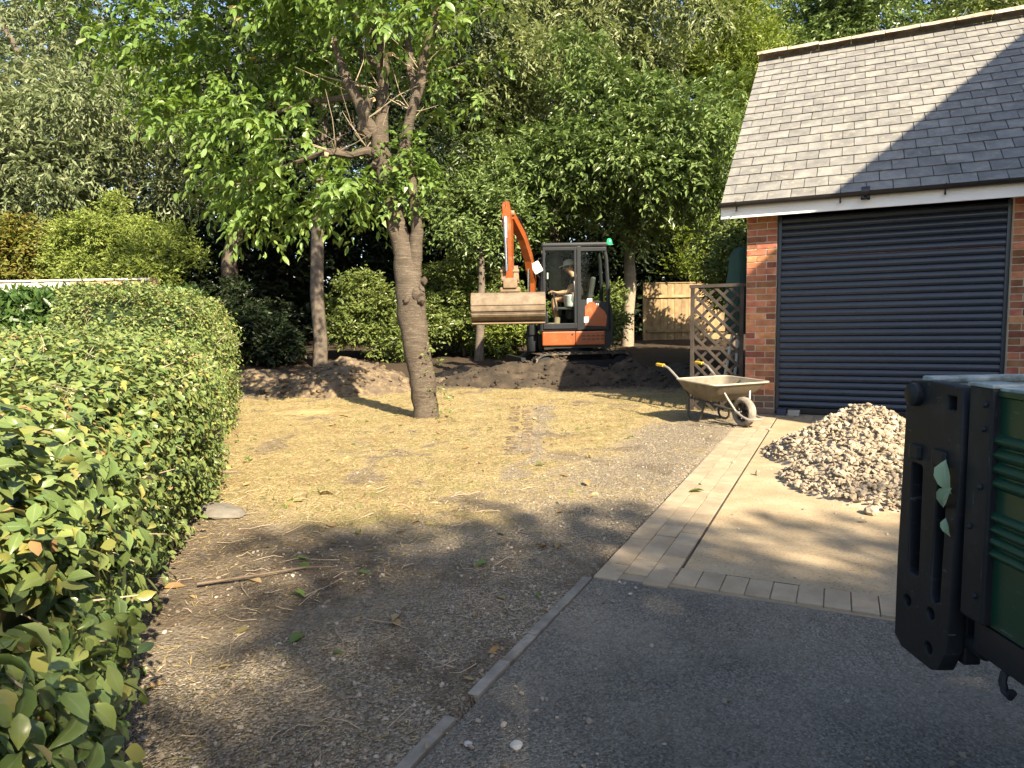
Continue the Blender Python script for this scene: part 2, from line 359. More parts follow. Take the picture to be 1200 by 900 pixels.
def leaves(name, base, d, n, L, W, mat, tmpl=T4, parent=None, kind=None, seed=0):
    r = np.random.default_rng(seed+len(base))
    tv, tf, vein = tmpl; N = len(base)
    d = nrm(d); y = nrm(np.cross(n, d)); z = np.cross(d, y)
    L = np.broadcast_to(L, (N,)); W = np.broadcast_to(W, (N,))
    curl = r.uniform(-.3, 2.2, N)
    v = (base[:, None, :] + d[:, None, :]*(tv[None, :, 0:1]*L[:, None, None]) + y[:, None, :]*(tv[None, :, 1:2]*W[:, None, None])
         + z[:, None, :]*(tv[None, :, 2:3]*(L*curl)[:, None, None]))
    f = tf[None]+(np.arange(N)*len(tv))[:, None, None]
    rn = np.repeat(r.random(N), len(tf))
    me = fast_mesh(name, v.reshape(-1, 3), f.reshape(-1, 3), mat, {'rnd': ('FACE', rn), 'vein': ('POINT', np.tile(vein, N))}, smooth=len(tv) > 4)
    o = link(name, me, parent)
    if kind: o['kind'] = kind
    return o
def sprays(r, roots, dirs, length, k, droop=.3, side=.9, jit=.35, flat=.6):
    """twigs with leaves along them -> base, dir, normal"""
    N = len(roots); dirs = nrm(dirs)
    t = np.linspace(.12, 1, k)[None, :, None]
    Ls = (length*r.uniform(.6, 1.25, N))[:, None, None]
    p = roots[:, None, :]+dirs[:, None, :]*t*Ls
    p[..., 2] -= (droop*t*t*Ls)[..., 0]
    upv = np.array([0, 0, 1.])
    s = nrm(np.cross(dirs, upv)+r.normal(0, .12, (N, 3)))
    sg = np.where(np.arange(k) % 2 == 0, 1., -1.)[None, :, None]
    td = dirs[:, None, :]-upv*(droop*t)
    ld = nrm(td*.8+s[:, None, :]*sg*side+r.normal(0, jit, (N, k, 3)))
    ln = nrm(upv[None, None, :]*flat+r.normal(0, .38, (N, k, 3))+dirs[:, None, :]*.35)
    return p.reshape(-1, 3)+r.normal(0, .02, (N*k, 3)), ld.reshape(-1, 3), ln.reshape(-1, 3)
def lump_roots(r, lumps, n, shell=.35, front=None, cut=-1.0):
    """points in the outer shell of ellipsoid lumps (cx,cy,cz,rx,ry,rz), weighted by size"""
    Lm = np.array(lumps, float); wgt = (Lm[:, 3]*Lm[:, 4]*Lm[:, 5])**(2/3); wgt /= wgt.sum()
    idx = r.choice(len(Lm), n, p=wgt)
    u = nrm(r.normal(size=(n, 3)))
    rad = 1-shell*r.random(n)**1.6
    P = Lm[idx, :3]+u*rad[:, None]*Lm[idx, 3:]
    return P, nrm(u/Lm[idx, 3:]), idx
def crown_lumps(r, c, rad, n, size, zmin=None):
    """spread lumps through a crown ellipsoid"""
    out = []
    for i in range(n):
        u = nrm(r.normal(size=3)); q = r.uniform(.35, .95)
        p = np.array(c)+u*np.array(rad)*q
        s = size*r.uniform(.7, 1.3)
        if zmin is not None and p[2]-s*.6 < zmin: p[2] = zmin+s*.6+r.uniform(0, .4)
        out.append((p[0], p[1], p[2], s*r.uniform(.9, 1.3), s*r.uniform(.8, 1.2), s*r.uniform(.30, .55)))
    return out
def subclumps(r, lumps, sub, f=.42):
    out = []
    for l in lumps:
        for k in range(sub):
            u = nrm(r.normal(size=3)+np.array([0, -.45, .15])); q = r.uniform(.75, 1.05); c = np.array(l[:3])+u*np.array([l[3], l[4], max(l[5], .6*l[3])])*q
            w_ = f*r.uniform(.7, 1.3); out.append((c[0], c[1], c[2], l[3]*w_, l[4]*w_, l[3]*w_*r.uniform(.35, .6)))
    return out
def foliage(name, lumps, nspr, k, L, W, mat, parent, seed, length=.5, droop=.3, upb=.0, shell=.45, tmpl=T4, jit=.35, flat=.6, side=.9, facing=True, sub=0, subf=.42):
    r = np.random.default_rng(seed)
    if sub: lumps = subclumps(r, lumps, sub, subf); shell = .9
    P, U, _ = lump_roots(r, lumps, nspr, shell)
    if facing:                                   # the far backs of crowns stay thin
        keep = (U[:, 1] < .35) | (r.random(len(P)) < .35); P, U = P[keep], U[keep]
    D = U+r.normal(0, .35, U.shape); D[:, 2] = D[:, 2]*.6+upb
    b, d, n = sprays(r, P, D, length, k, droop, side, jit, flat)
    sc_ = r.uniform(.7, 1.25, len(b))
    return leaves(name, b, d, n, L*sc_, W*sc_, mat, tmpl, parent, 'stuff', seed)
def limbs(mb, frm, lumps, r0_, r, n=7, rs=None):
    for lm in lumps[:n]:
        a = V3(frm); b = V3(lm[:3]); m = a.lerp(b, .5)+V3((r.normal(0, .2), r.normal(0, .2), r.uniform(.0, .4)))
        mb.tube([a, a.lerp(m, .5)+V3((r.normal(0, .07), r.normal(0, .07), 0)), m, m.lerp(b, .6), b], [r0_, r0_*.8, r0_*.55, r0_*.35, r0_*.15], 6)

# ------------------------------------------------------------------ places
P0 = V3((2.803, 8.189, 0)); TD = V3((.9, -.436, 0)).normalized(); ND = V3((-TD.y, TD.x, 0))
GA = math.atan2(TD.y, TD.x)                                  # the garage frame: x along its front, y into it
def G(t, n, z=0): return P0+TD*t+ND*n+V3((0, 0, z))
def to_tn(x, y):
    dx = x-P0.x; dy = y-P0.y
    return dx*TD.x+dy*TD.y, dx*ND.x+dy*ND.y
def rise(y): return .055*np.maximum(0, np.minimum(y, 27)-11.0)*sstep(10.5, 13.5, y)

# ------------------------------------------------------------------ ground
def axis(segs):
    out = []
    for a, b, st in segs: out += list(np.arange(a, b, st))
    return np.array(out+[segs[-1][1]])
def comp(x, y):
    """what covers the soil: straw, gravel, bare dark soil (0..1 each)"""
    t, n = to_tn(x, y)
    f1 = fbm(x*.9, y*.9, 3); f2 = fbm(x*2.6, y*2.6, 11); f3 = fbm(x*.45+5, y*.45, 23)
    gravel = sstep(1.35, .15, -t+(f1-.5)*1.6)*sstep(9.5, 7.4, y)
    gravel = np.maximum(gravel, sstep(.54, .74, f1+.16*sstep(4.6, 3.2, y)*sstep(-1.6, -.4, x))*.7*sstep(7, 5, y))
    rut = np.exp(-((x-.12-(y-6)*.10)/.20)**2)*sstep(3.5, 6, y)*sstep(10.8, 8.5, y)*sstep(.3, .6, f2)
    gravel = np.clip(np.maximum(gravel*sstep(.25, .6, f2+.18), rut*.9), 0, 1)
    soil = np.maximum(sstep(10.4, 12.2, y+(f1-.5)*2.2), sstep(.50, .66, f3+.14*sstep(4.4, 2.6, y))*sstep(5.4, 3.8, y)*.6)
    soil = np.clip(np.maximum(soil, sstep(.62, .72, f2)*.5), 0, 1)
    straw = np.clip((1-soil)*(1-.75*gravel)*sstep(.22, .55, f2+.2), 0, 1)*(.25+.75*sstep(2.4, 4.6, y+.8*(f1-.5)))
    return straw, gravel, soil
xs = axis([(-400, -60, 40), (-60, -14, 4), (-14, -4.2, .22), (-4.2, 3.4, .038), (3.4, 9, .25), (9, 60, 5), (60, 400, 40)])
ys = axis([(-400, -60, 40), (-60, -6, 4), (-6, 1.2, .4), (1.2, 6.5, .036), (6.5, 13.5, .06), (13.5, 30, .3), (30, 80, 5), (80, 600, 60)])
X, Y = np.meshgrid(xs, ys); x = X.ravel(); y = Y.ravel()
st_, gr_, so_ = comp(x, y)
t, n = to_tn(x, y)
near = sstep(16, 12, np.abs(x))*sstep(22, 14, y)*sstep(-6, 0, y)
hz = rise(y)+near*((fbm(x*1.1, y*1.1, 5)-.5)*.055+(fbm(x*6, y*6, 8)-.5)*.030+(fbm(x*19, y*19, 9, 3)-.5)*(.012+.014*so_+.010*gr_))
hz += near*so_*sstep(9.5, 12, y)*(fbm(x*2.4, y*2.4, 31)-.42)*.16
edge = sstep(.55, .05, -t)                                    # the ground settles level with the drive edge
hz = hz*(1-edge)+edge*(-.004+(fbm(x*17, y*17, 9, 3)-.5)*.012*(t < 0))
drive = (t > .035) & (n < .6) & (n > -40)
hz = np.where(drive, -.06, hz)
hz = np.where((t > .2) & (n >= .1) & (y < 40), np.minimum(hz, -.03), hz)
nx, ny = len(xs), len(ys)
I = (np.arange(ny-1)[:, None]*nx+np.arange(nx-1)[None, :]).ravel()
F4 = np.stack([I, I+1, I+nx+1, I+nx], 1)
g = NG('ground'); c = g.coord('Object')
a_s, a_g, a_d = g.attr('straw'), g.attr('gravel'), g.attr('soil')
fine = g.noise(c, 55, 5, .7); mid = g.noise(c, 9, 5, .65); mp = g.n('ShaderNodeMapping'); g.l(c, mp.inputs[0]); mp.inputs['Scale'].default_value = (90, 14, 30); mp.inputs['Rotation'].default_value = (0, 0, .7)
fib = g.noise(mp.outputs[0], 1, 4, .7, 1.2)
dirt_c = g.ramp(fine, [(.3, (.12, .102, .076)), (.5, (.215, .186, .142)), (.7, (.33, .29, .225))])
straw_c = g.ramp(fib, [(.30, (.19, .145, .075)), (.48, (.345, .272, .14)), (.66, (.47, .385, .215))])
big = g.noise(c, 1.7, 5, .7)
straw_c = g.mix(g.ramp(big, [(.46, (0, 0, 0)), (.64, (.6, .6, .6))]), straw_c, g.ramp(fib, [(.3, (.13, .095, .05)), (.6, (.30, .225, .11))]))
gp = g.math('MULTIPLY', g.ramp(g.noise(c, 2.8, 5, .7), [(.54, (0, 0, 0)), (.66, (1, 1, 1))]), .55)
straw_c = g.mix(gp, straw_c, (.20, .205, .07))
bp_ = g.math('MULTIPLY', g.ramp(g.noise(c, 1.2, 6, .75, .5), [(.52, (0, 0, 0)), (.60, (1, 1, 1))]), .5)
straw_c = g.mix(bp_, straw_c, (.24, .165, .085))
straw_c = g.mix(g.ramp(mid, [(.50, (0, 0, 0)), (.68, (.75, .75, .75))]), straw_c, (.165, .17, .062))
vor = g.n('ShaderNodeTexVoronoi'); vor.inputs['Scale'].default_value = 125; g.l(c, vor.inputs['Vector'])
grav_c = g.ramp(vor.outputs['Color'], [(.15, (.15, .125, .09)), (.5, (.26, .22, .165)), (.9, (.44, .39, .31))])
soil_c = g.ramp(fine, [(.3, (.070, .052, .036)), (.5, (.125, .094, .064)), (.72, (.21, .165, .115))])
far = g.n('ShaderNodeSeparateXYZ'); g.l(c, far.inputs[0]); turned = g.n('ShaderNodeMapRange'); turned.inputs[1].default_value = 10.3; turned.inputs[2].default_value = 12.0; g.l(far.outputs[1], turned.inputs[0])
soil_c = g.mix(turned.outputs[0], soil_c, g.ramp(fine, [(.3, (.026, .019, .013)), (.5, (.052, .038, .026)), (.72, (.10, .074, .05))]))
def soft(a): return g.math('MULTIPLY', g.math('SUBTRACT', g.math('ADD', a, g.math('MULTIPLY', g.math('SUBTRACT', mid, .5), .9)), .25), 2.0, True)
cc = g.mix(soft(a_s), dirt_c, straw_c)
cc = g.mix(soft(a_g), cc, grav_c)
cc = g.mix(soft(a_d), cc, soil_c)
vd = g.n('ShaderNodeTexVoronoi'); vd.inputs['Scale'].default_value = 60; g.l(c, vd.inputs['Vector'])
hgt = g.math('ADD', g.math('MULTIPLY', fine, .6), g.math('MULTIPLY', g.math('MULTIPLY', fib, soft(a_s)), .5))
hgt = g.math('SUBTRACT', hgt, g.math('MULTIPLY', g.math('MULTIPLY', vor.outputs['Distance'], soft(a_g)), .55))
hgt = g.math('SUBTRACT', hgt, g.math('MULTIPLY', vd.outputs['Distance'], .35))
M['ground'] = g.done(g.bsdf(cc, .96, 0, g.bump(hgt, 1.0, .03), .2).outputs[0])
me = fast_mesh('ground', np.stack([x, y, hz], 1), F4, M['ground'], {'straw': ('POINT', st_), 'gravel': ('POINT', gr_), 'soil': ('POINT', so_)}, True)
tag(link('ground', me), kind='structure')
HZ = hz.reshape(ny, nx)
def ground_z(px, py):
    px = np.asarray(px, float); py = np.asarray(py, float)
    ix = np.clip(np.searchsorted(xs, px)-1, 0, nx-2); iy = np.clip(np.searchsorted(ys, py)-1, 0, ny-2)
    fx = (px-xs[ix])/(xs[ix+1]-xs[ix]); fy = (py-ys[iy])/(ys[iy+1]-ys[iy])
    return (HZ[iy, ix]*(1-fx)+HZ[iy, ix+1]*fx)*(1-fy)+(HZ[iy+1, ix]*(1-fx)+HZ[iy+1, ix+1]*fx)*fy
def gz(px, py): return float(ground_z(px, py))

# ------------------------------------------------------------------ drive: asphalt, concrete pad, pavers, edging
def poly_sheet(name, tn, z, mat, kind='structure', th=.05):
    m = MB(); n = len(tn)
    vs = [G(a, b, z) for a, b in tn]+[G(a, b, z-th) for a, b in tn]
    m.add(vs, [tuple(range(n))]+[(i, i+n, (i+1) % n+n, (i+1) % n) for i in range(n)])
    return tag(m.build(name, mat), kind=kind)
g = NG('asphalt'); c = g.coord('Object')
vor = g.n('ShaderNodeTexVoronoi'); vor.inputs['Scale'].default_value = 150; g.l(c, vor.inputs['Vector'])
vor2 = g.n('ShaderNodeTexVoronoi'); vor2.inputs['Scale'].default_value = 60; g.l(c, vor2.inputs['Vector'])
base = g.ramp(vor.outputs['Color'], [(.1, (.085, .080, .066)), (.5, (.165, .156, .130)), (.85, (.25, .238, .205)), (.97, (.30, .29, .27))])
pat = g.ramp(g.noise(c, 1.1, 5, .6), [(.38, (.75, .75, .76)), (.62, (1.25, 1.22, 1.18))])
base = g.mix(1.0, base, pat, 'MULTIPLY')
dust = g.math('MULTIPLY', g.ramp(g.noise(c, 2.3, 6, .7), [(.46, (0, 0, 0)), (.70, (1, 1, 1))]), .6)
base = g.mix(dust, base, (.24, .21, .165))
stain = g.ramp(g.noise(c, .8, 5, .7, .8), [(.60, (0, 0, 0)), (.66, (.5, .5, .5))])
base = g.mix(stain, base, (.07, .065, .055))
h = g.math('ADD', g.math('MULTIPLY', vor.outputs['Distance'], -1.0), g.math('MULTIPLY', vor2.outputs['Distance'], -.4))
M['asphalt'] = g.done(g.bsdf(base, .88, 0, g.bump(h, .8, .012), .35).outputs[0])
poly_sheet('asphalt_drive', [(.055, -16), (12, -16), (12, -5.69), (.055, -5.69)], -.002, M['asphalt'])
g = NG('concrete_pad'); c = g.coord('Object')
b1 = g.ramp(g.noise(c, 3, 6, .65), [(.32, (.28, .218, .135)), (.5, (.35, .278, .178)), (.7, (.41, .335, .225))])
sp = g.ramp(g.noise(c, 70, 4, .7), [(.36, (.20, .165, .12)), (.46, (1, 1, 1))])
b1 = g.mix(.55, b1, sp, 'MULTIPLY')
st2 = g.ramp(g.noise(c, 1.6, 5, .7, .6), [(.56, (0, 0, 0)), (.66, (.5, .5, .5))])
b1 = g.mix(st2, b1, (.24, .195, .14))
M['concrete'] = g.done(g.bsdf(b1, .93, 0, g.bump(g.noise(c, 110, 5, .7), .5, .006), .25).outputs[0])
poly_sheet('concrete_pad', [(.404, -5.45), (6.3, -5.45), (6.3, -.42), (.404, -.36)], .0, M['concrete'])
poly_sheet('joint_bed', [(.05, -5.685), (9, -5.685), (9, .3), (.02, .3)], -.002, pmat('joint_sand', [(.20, .165, .115), (.29, .24, .17)], .95, bump=.3))
m = MB(); m.box((.3975, -2.75, -.01), (.011, 5.6, .02), M=Matrix.Translation(P0) @ Matrix.Rotation(GA, 4, 'Z')); m.box((3.3, -5.456, -.01), (5.8, .008, .02), M=Matrix.Translation(P0) @ Matrix.Rotation(GA, 4, 'Z')); tag(m.build('joint_dirt', M['earth_shade_dark']), kind='structure')
M['paver'] = pmat('block_paver', [(.25, .198, .13), (.31, .25, .17), (.355, .295, .21)], .92, ns=7, bump=.5, bs=70, rand=.08, dirt=(.20, .16, .11), dscale=9, dlo=.55, dhi=.8)
def paver_mesh(k, L=.2, W=.1):
    m = MB(); m.box((0, 0, -.028), (L-.003, W-.003, .06), bev=.002)
    me = m.mesh('paver', M['paver']); return me
pm = paver_mesh(0); pm3 = paver_mesh(1, .2, .1125); pav = empty('paving_border', G(0, 0), GA); tag(pav, kind='structure')
rp = random.Random(3)
def paver(t, n, rz, me=None):
    o = link('paver', me or pm, pav, (t, n, .004+rp.uniform(-.0025, .003)), (rp.uniform(-.012, .012), rp.uniform(-.008, .008), rz+rp.uniform(-.012, .012)))
for r_ in range(3):                                           # three stretcher rows beside the pad
    for k in range(27):
        paver(.107+r_*.1135, -5.62+.2*k+(.1 if r_ % 2 else 0), math.pi/2, pm3)
for k in range(48): paver(.448+.1015*k, -5.565, math.pi/2)      # soldier row in front of the pad
for r_ in range(2):                                            # rows before the shutter
    for k in range(34 if r_ else 17):
        if r_ == 0: paver(.47+.202*k, -.36+.06, 0)
        else: paver(.42+.1035*k, -.14, math.pi/2)
# concrete edging between dirt and asphalt, laid in lengths
edg = empty('concrete_edging', G(0, 0), GA); tag(edg, kind='structure')
M['edging'] = pmat('edging_concrete', [(.15, .138, .115), (.225, .208, .175), (.29, .265, .22)], .93, ns=9, bump=.5, bs=60, rand=.1, dirt=(.13, .115, .095), dscale=6, dlo=.5, dhi=.7)
for a, b in ((-5.72, -6.34), (-6.345, -6.56), (-6.565, -6.80), (-6.93, -7.42), (-7.43, -8.3), (-8.31, -9.2)):
    m = MB(); m.box((0, 0, -.03), (.040, abs(b-a), .066), bev=.004)
    m.build('edging_strip', M['edging'], edg, (.024+rp.uniform(-.003, .003), (a+b)/2, -.004+rp.uniform(-.002, .002)), (0, rp.uniform(-.05, .05), rp.uniform(-.01, .01)))

# ------------------------------------------------------------------ loose stuff on the ground
def scatter(N, x0, x1, y0, y1, dens, seed):
    r = np.random.default_rng(seed); px = r.uniform(x0, x1, N)
    u = r.random(N); py = y0*(y1/y0)**u                      # more of them close by
    t, n = to_tn(px, py); k = (r.random(N) < dens(px, py, t, n)); return px[k], py[k], r
def dens_straw(px, py, t, n):
    s, g_, d = comp(px, py); return np.where(t < .0, np.clip(s*.95+.10-d*.1, 0, 1), 0)*(py < 13)
px, py, r = scatter(150000, -4.2, 3.0, 1.5, 13, dens_straw, 5)
k = (px > -.36*py-.75); px, py = px[k], py[k]; N = len(px)
az = r.uniform(0, 2*np.pi, N); el = np.abs(r.normal(0, .22, N))
d = np.stack([np.cos(az)*np.cos(el), np.sin(az)*np.cos(el), np.sin(el)], 1)
nn = nrm(np.stack([r.normal(0, .4, N), r.normal(0, .4, N), np.ones(N)], 1))
Ls = r.uniform(.02, .075, N)*(.6+.05*py)
leaves('straw_litter', np.stack([px, py, ground_z(px, py)+.003], 1), d, nn, Ls, Ls*.03+.0016, M['straw'], TS, None, 'stuff', 1)
px, py, r = scatter(5200, -4.2, 1.5, 4.2, 12, lambda a, b, t, n: np.where(t < -.5, sstep(.55, .75, fbm(a*1.7, b*1.7, 77)), 0), 9)
N = len(px); az = r.uniform(0, 6.28, N); d = np.stack([np.cos(az)*.5, np.sin(az)*.5, np.ones(N)], 1)
leaves('green_grass', np.stack([px, py, ground_z(px, py)], 1), d, nrm(r.normal(size=(N, 3))), r.uniform(.015, .045, N), .004, M['green_blade'], T4, None, 'stuff', 2)
ICO = None
def stones(name, pos, size, mat, seed, parent=None, kind='stuff'):
    """squashed, jittered icosahedra"""
    r = np.random.default_rng(seed); bm = bmesh.new(); bmesh.ops.create_icosphere(bm, subdivisions=1, radius=1)
    tv = np.array([v.co[:] for v in bm.verts]); bm.verts.index_update(); tf = np.array([[v.index for v in f.verts] for f in bm.faces]); bm.free()
    N = len(pos); v = tv[None]*(1+r.uniform(-.32, .25, (N, len(tv), 1)))
    v = v*np.stack([r.uniform(.7, 1.3, N), r.uniform(.6, 1.1, N), r.uniform(.4, .8, N)], 1)[:, None, :]
    a = r.uniform(0, 6.28, N); tl = r.uniform(-.7, .7, N)
    ca, sa = np.cos(a)[:, None], np.sin(a)[:, None]; cb, sb = np.cos(tl)[:, None], np.sin(tl)[:, None]
    v = np.stack([v[..., 0]*cb-v[..., 2]*sb, v[..., 1], v[..., 0]*sb+v[..., 2]*cb], -1)
    v = np.stack([v[..., 0]*ca-v[..., 1]*sa, v[..., 0]*sa+v[..., 1]*ca, v[..., 2]], -1)
    v = v*np.asarray(size)[:, None, None]+np.asarray(pos)[:, None, :]
    f = tf[None]+(np.arange(N)*len(tv))[:, None, None]
    o = link(name, fast_mesh(name, v.reshape(-1, 3), f.reshape(-1, 3), mat), parent)
    if kind: o['kind'] = kind
    return o
def dens_peb(px, py, t, n):
    s, g_, d = comp(px, py); f = sstep(.5, .72, fbm(px*1.3, py*1.3, 41))
    return np.where(t < 0, np.clip(g_*.9+d*.12+.05, 0, 1), np.where(n < -5.7, (.03+.5*sstep(.7, .0, t))*f+.012, 0))
px, py, r = scatter(34000, -3.2, 3.4, 1.5, 11, dens_peb, 15)
N = len(px); sz = .0022+.0095*r.random(N)**4
t, n = to_tn(px, py); zz = np.where(t > .03, 0.0, ground_z(px, py))
stones('loose_pebbles', np.stack([px, py, zz+sz*.25], 1), sz, M['pebble'], 3)
px, py, r = scatter(26000, -3.4, 2.0, 1.5, 11, lambda a, b, t, n: np.where(t < -.02, .25+.5*sstep(.45, .7, fbm(a*3, b*3, 47)), 0), 19)
sz = .002+.007*r.random(len(px))**3
stones('soil_crumbs', np.stack([px, py, ground_z(px, py)+sz*.2], 1), sz, pmat('soil_crumb', [(.09, .068, .045), (.17, .13, .09), (.24, .19, .135)], .95, ns=9, bump=.3, world=True), 6)
m = MB(); rq = random.Random(4)
for k in range(34):
    for sx in (-.075, .075):
        y_ = 5.9+k*.098+rq.uniform(-.012, .012); x_ = .05+sx+(y_-6)*.022+rq.uniform(-.012, .012)
        if rq.random() < .25: continue
        m.box((x_, y_, gz(x_, y_)+.002), (.115+rq.uniform(-.03, .02), .032+rq.uniform(-.012, .012), .016), bev=.004, rz=(.35 if sx > 0 else -.35)+rq.uniform(-.1, .1))
o = m.build('track_crumbs', M['earth']); o['kind'] = 'stuff'
px, py, r = scatter(1500, .5, 4.0, 2.7, 8, lambda a, b, t, n: np.where((t > .42) & (n > -5.4) & (n < -.4), .08+.7*np.exp(-((a-2.7)**2+(b-5)**2)/1.6), 0), 16)
sz = .003+.012*r.random(len(px))**2
stones('pad_crumbs', np.stack([px, py, sz*.2], 1), sz, M['pebble'], 4)

# ------------------------------------------------------------------ garage
gar = empty('garage', P0, GA, 'brick garage with grey slate roof and closed dark roller shutter', 'garage')
GL = 5.75                                                      # length of its front
m = MB(); m.box((.17, .215, 1.17), (.332, .42, 2.34)); pierL = m.build('brick_pier', M['mortar'], gar)
m = MB(); m.box((2.755, .215, 1.17), (.332, .42, 2.34)); pierR = m.build('brick_pier', M['mortar'], gar)
m = MB()
m.box((.1, 3.8, 1.19), (.19, 6.7, 2.38)); m.box((GL-.1, 3.8, 1.19), (.19, 6.7, 2.38)); m.box((GL/2, 7.2, 1.19), (GL-.41, .19, 2.38))
m.box((4.35, .30, 1.17), (2.83, .24, 2.34)); m.prism([(0, 0), (7.3, 0), (3.65, 2.74)], -.09, .09, Matrix.Translation((.105, 0, 2.385)) @ Matrix.Rotation(math.pi/2, 4, 'Z') )
m.prism([(0, 0), (7.3, 0), (3.65, 2.74)], -.09, .09, Matrix.Translation((GL-.105, 0, 2.385)) @ Matrix.Rotation(math.pi/2, 4, 'Z'))
m.build('wall', M['brick'], gar)
def brick_mesh(L, W=.1025, H=.065):
    m = MB(); m.box((0, 0, 0), (L, W, H), bev=.004); return m.mesh('brick', M['brick'])
B_S, B_H = brick_mesh(.215), brick_mesh(.1025)
def brickdark(me):
    d = me.copy(); d.materials.clear(); d.materials.append(M['brick_dark']); return d
D_S, D_H = brickdark(B_S), brickdark(B_H)
rb = random.Random(11)
for pier, t0, flip in ((pierL, .006, 0), (pierR, 2.591, 1)):
    for c in range(31):
        z = .0345+c*.075
        A = (.215, .1025) if (c+flip) % 2 else (.1025, .215); xx = t0
        for L in A:
            o = link('brick', (D_S if L > .2 else D_H) if c < 3 else (B_S if L > .2 else B_H), pier,
                     (xx+L/2+rb.uniform(-.0015, .0015), .052-.003+rb.uniform(-.0025, .0015), z+rb.uniform(-.0015, .0015)), (0, rb.uniform(-.006, .006), rb.uniform(-.006, .006)))
            xx += L+.0105
    for c in range(31):                                        # the returns into the door reveal
        z = .0345+c*.075; xr = 2.591+.0005 if pier is pierR else .338-.0005
        o = link('brick', B_S if c >= 3 else D_S, pier, (xr + (.051-.006 if pier is pierR else -.051+.006), .262 + (.0 if (c+flip) % 2 else .0), z), (0, 0, math.pi/2))
# roller shutter
sh = empty('roller_shutter', (0, 0, 0), 0, parent=gar)
prof = []
for k in range(8):
    a = k/7; prof.append((-.012-.0125*math.sin(math.pi*min(1, a*1.02))**.8 if k else -.006, a*.0735))
m = MB(); W = 2.24
vs = []
for (yy, zz) in prof: vs += [(-W/2, yy, zz), (W/2, yy, zz)]
fs = [(2*i, 2*i+1, 2*i+3, 2*i+2) for i in range(len(prof)-1)]
vs += [(-W/2, .0, 0), (W/2, .0, 0), (-W/2, 0, .0765), (W/2, 0, .0765)]; b = len(prof)*2
fs += [(b, b+1, 1, 0), (b-2, b-1, b+3, b+2), (b+1, b, b+2, b+3), tuple([b]+[2*i for i in range(len(prof))]+[b+2]), tuple([b+3]+[2*i+1 for i in range(len(prof))][::-1]+[b+1])]
m.add(vs, fs, False); slat = m.mesh('slat', M['shutter'])
for k in range(29):
    link('slat', slat, sh, (1.463, .125, .075+k*.077))
m = MB(); m.box((1.463, .115, .04), (W, .03, .062), bev=.004); m.build('bottom_rail', M['black_plastic'], sh)
for tt in (.36, 2.57):
    m = MB(); m.box((tt, .112, 1.17), (.04, .05, 2.3), bev=.004); m.build('guide_rail', M['shutter'], sh)
m = MB(); m.box((1.463, .24, 2.42), (2.42, .2, .16)); m.build('shutter_box', M['black_plastic'], sh)
# roof
RZ = 2.46; RP = math.atan2(2.752, 3.637); RL = 4.56
roof = empty('roof', (-.26, -.25, RZ), 0, parent=gar)
Rm = Matrix.Rotation(RP, 4, 'X')
m = MB(); m.box(((GL+.52)/2, RL/2, -.045), (GL+.5, RL, .05), M=Rm)
m.box(((GL+.52)/2, -RL/2, -.045), (GL+.5, RL, .05), M=Matrix.Translation((0, 7.274, 0)) @ Matrix.Rotation(-RP, 4, 'X')); m.build('roof_deck', M['black_plastic'], roof)
SW, SE = .25, .228
def slate_mesh(k):
    r = random.Random(k); m = MB(); n = 4; vs = []
    for (yy, zz) in ((0, .013), (.11, .009), (.235, .002)):
        for i in range(n+1):
            xx = -SW/2+.0035+(SW-.007)*i/n
            vs.append((xx, yy+(r.uniform(-.003, .003) if yy == 0 else 0), zz+r.uniform(-.001, .001)))
    q = len(vs); vs += [(v[0], v[1]+.002, v[2]-.013) for v in vs[:n+1]]
    fs = [(j*(n+1)+i, j*(n+1)+i+1, (j+1)*(n+1)+i+1, (j+1)*(n+1)+i) for j in range(2) for i in range(n)]
    fs += [(q+i, q+i+1, i+1, i) for i in range(n)]
    m.add(vs, fs, False); return m.mesh('slate', M['slate'])
SLM = [slate_mesh(k) for k in range(5)]
rest = MB(); rsl = random.Random(5); nsl = 0
for c in range(20):
    off = 0 if c % 2 == 0 else -SW/2
    for k in range(26):
        x = off+SW/2+k*SW+.0
        if x-SW/2 > GL+.5: continue
        wide = 1.0
        if x-SW/2 < -.01:                                      # half slate at the verge
            x = SW/4; wide = .5
        T_ = Rm @ Matrix.Translation((x, c*SE-.02, .004)) @ Matrix.Rotation(-.012+rsl.uniform(-.004, .004), 4, 'X') @ Matrix.Rotation(rsl.uniform(-.007, .007), 4, 'Z') @ Matrix.Diagonal((wide, 1, 1, 1))
        if x < 3.7 and nsl < 300:
            o = link('slate', SLM[rsl.randrange(5)], roof); o.matrix_local = T_; nsl += 1
        else: rest.box((0, .11, .003), (SW-.004, .23, .007), M=T_)
o = rest.build('slate_courses', M['slate'], roof); o['kind'] = 'stuff'
m = MB()
for c in range(20):
    m.box(((GL+.52)/2, c*SE+.1, .004), (GL+.5, .226, .012), M=Matrix.Translation((0, 7.274, 0)) @ Matrix.Rotation(-RP, 4, 'X') @ Matrix.Translation((0, -RL-0+.0, 0)) @ Matrix.Translation((0, c*0, 0)))
o = m.build('back_slates', M['slate'], roof); o['kind'] = 'stuff'
rt_m = []
for k in range(3):
    r = random.Random(k+40); m = MB(); n = 7; vs = []
    for xx in (0, .15, .30, .438):
        for i in range(n):
            a = math.radians(-62+124*i/(n-1)); R_ = .155+r.uniform(-.006, .006)
            vs.append((xx, R_*math.sin(a), R_*math.cos(a)-.075))
    fs = [(j*n+i, j*n+i+1, (j+1)*n+i+1, (j+1)*n+i) for j in range(3) for i in range(n-1)]
    q = len(vs); vs += [(0, .92*v[1], v[2]-.014) for v in vs[:n]]; fs += [(q+i, q+i+1, i+1, i) for i in range(n-1)]
    m.add(vs, fs, True); rt_m.append(m.mesh('ridge_tile', M['ridge']))
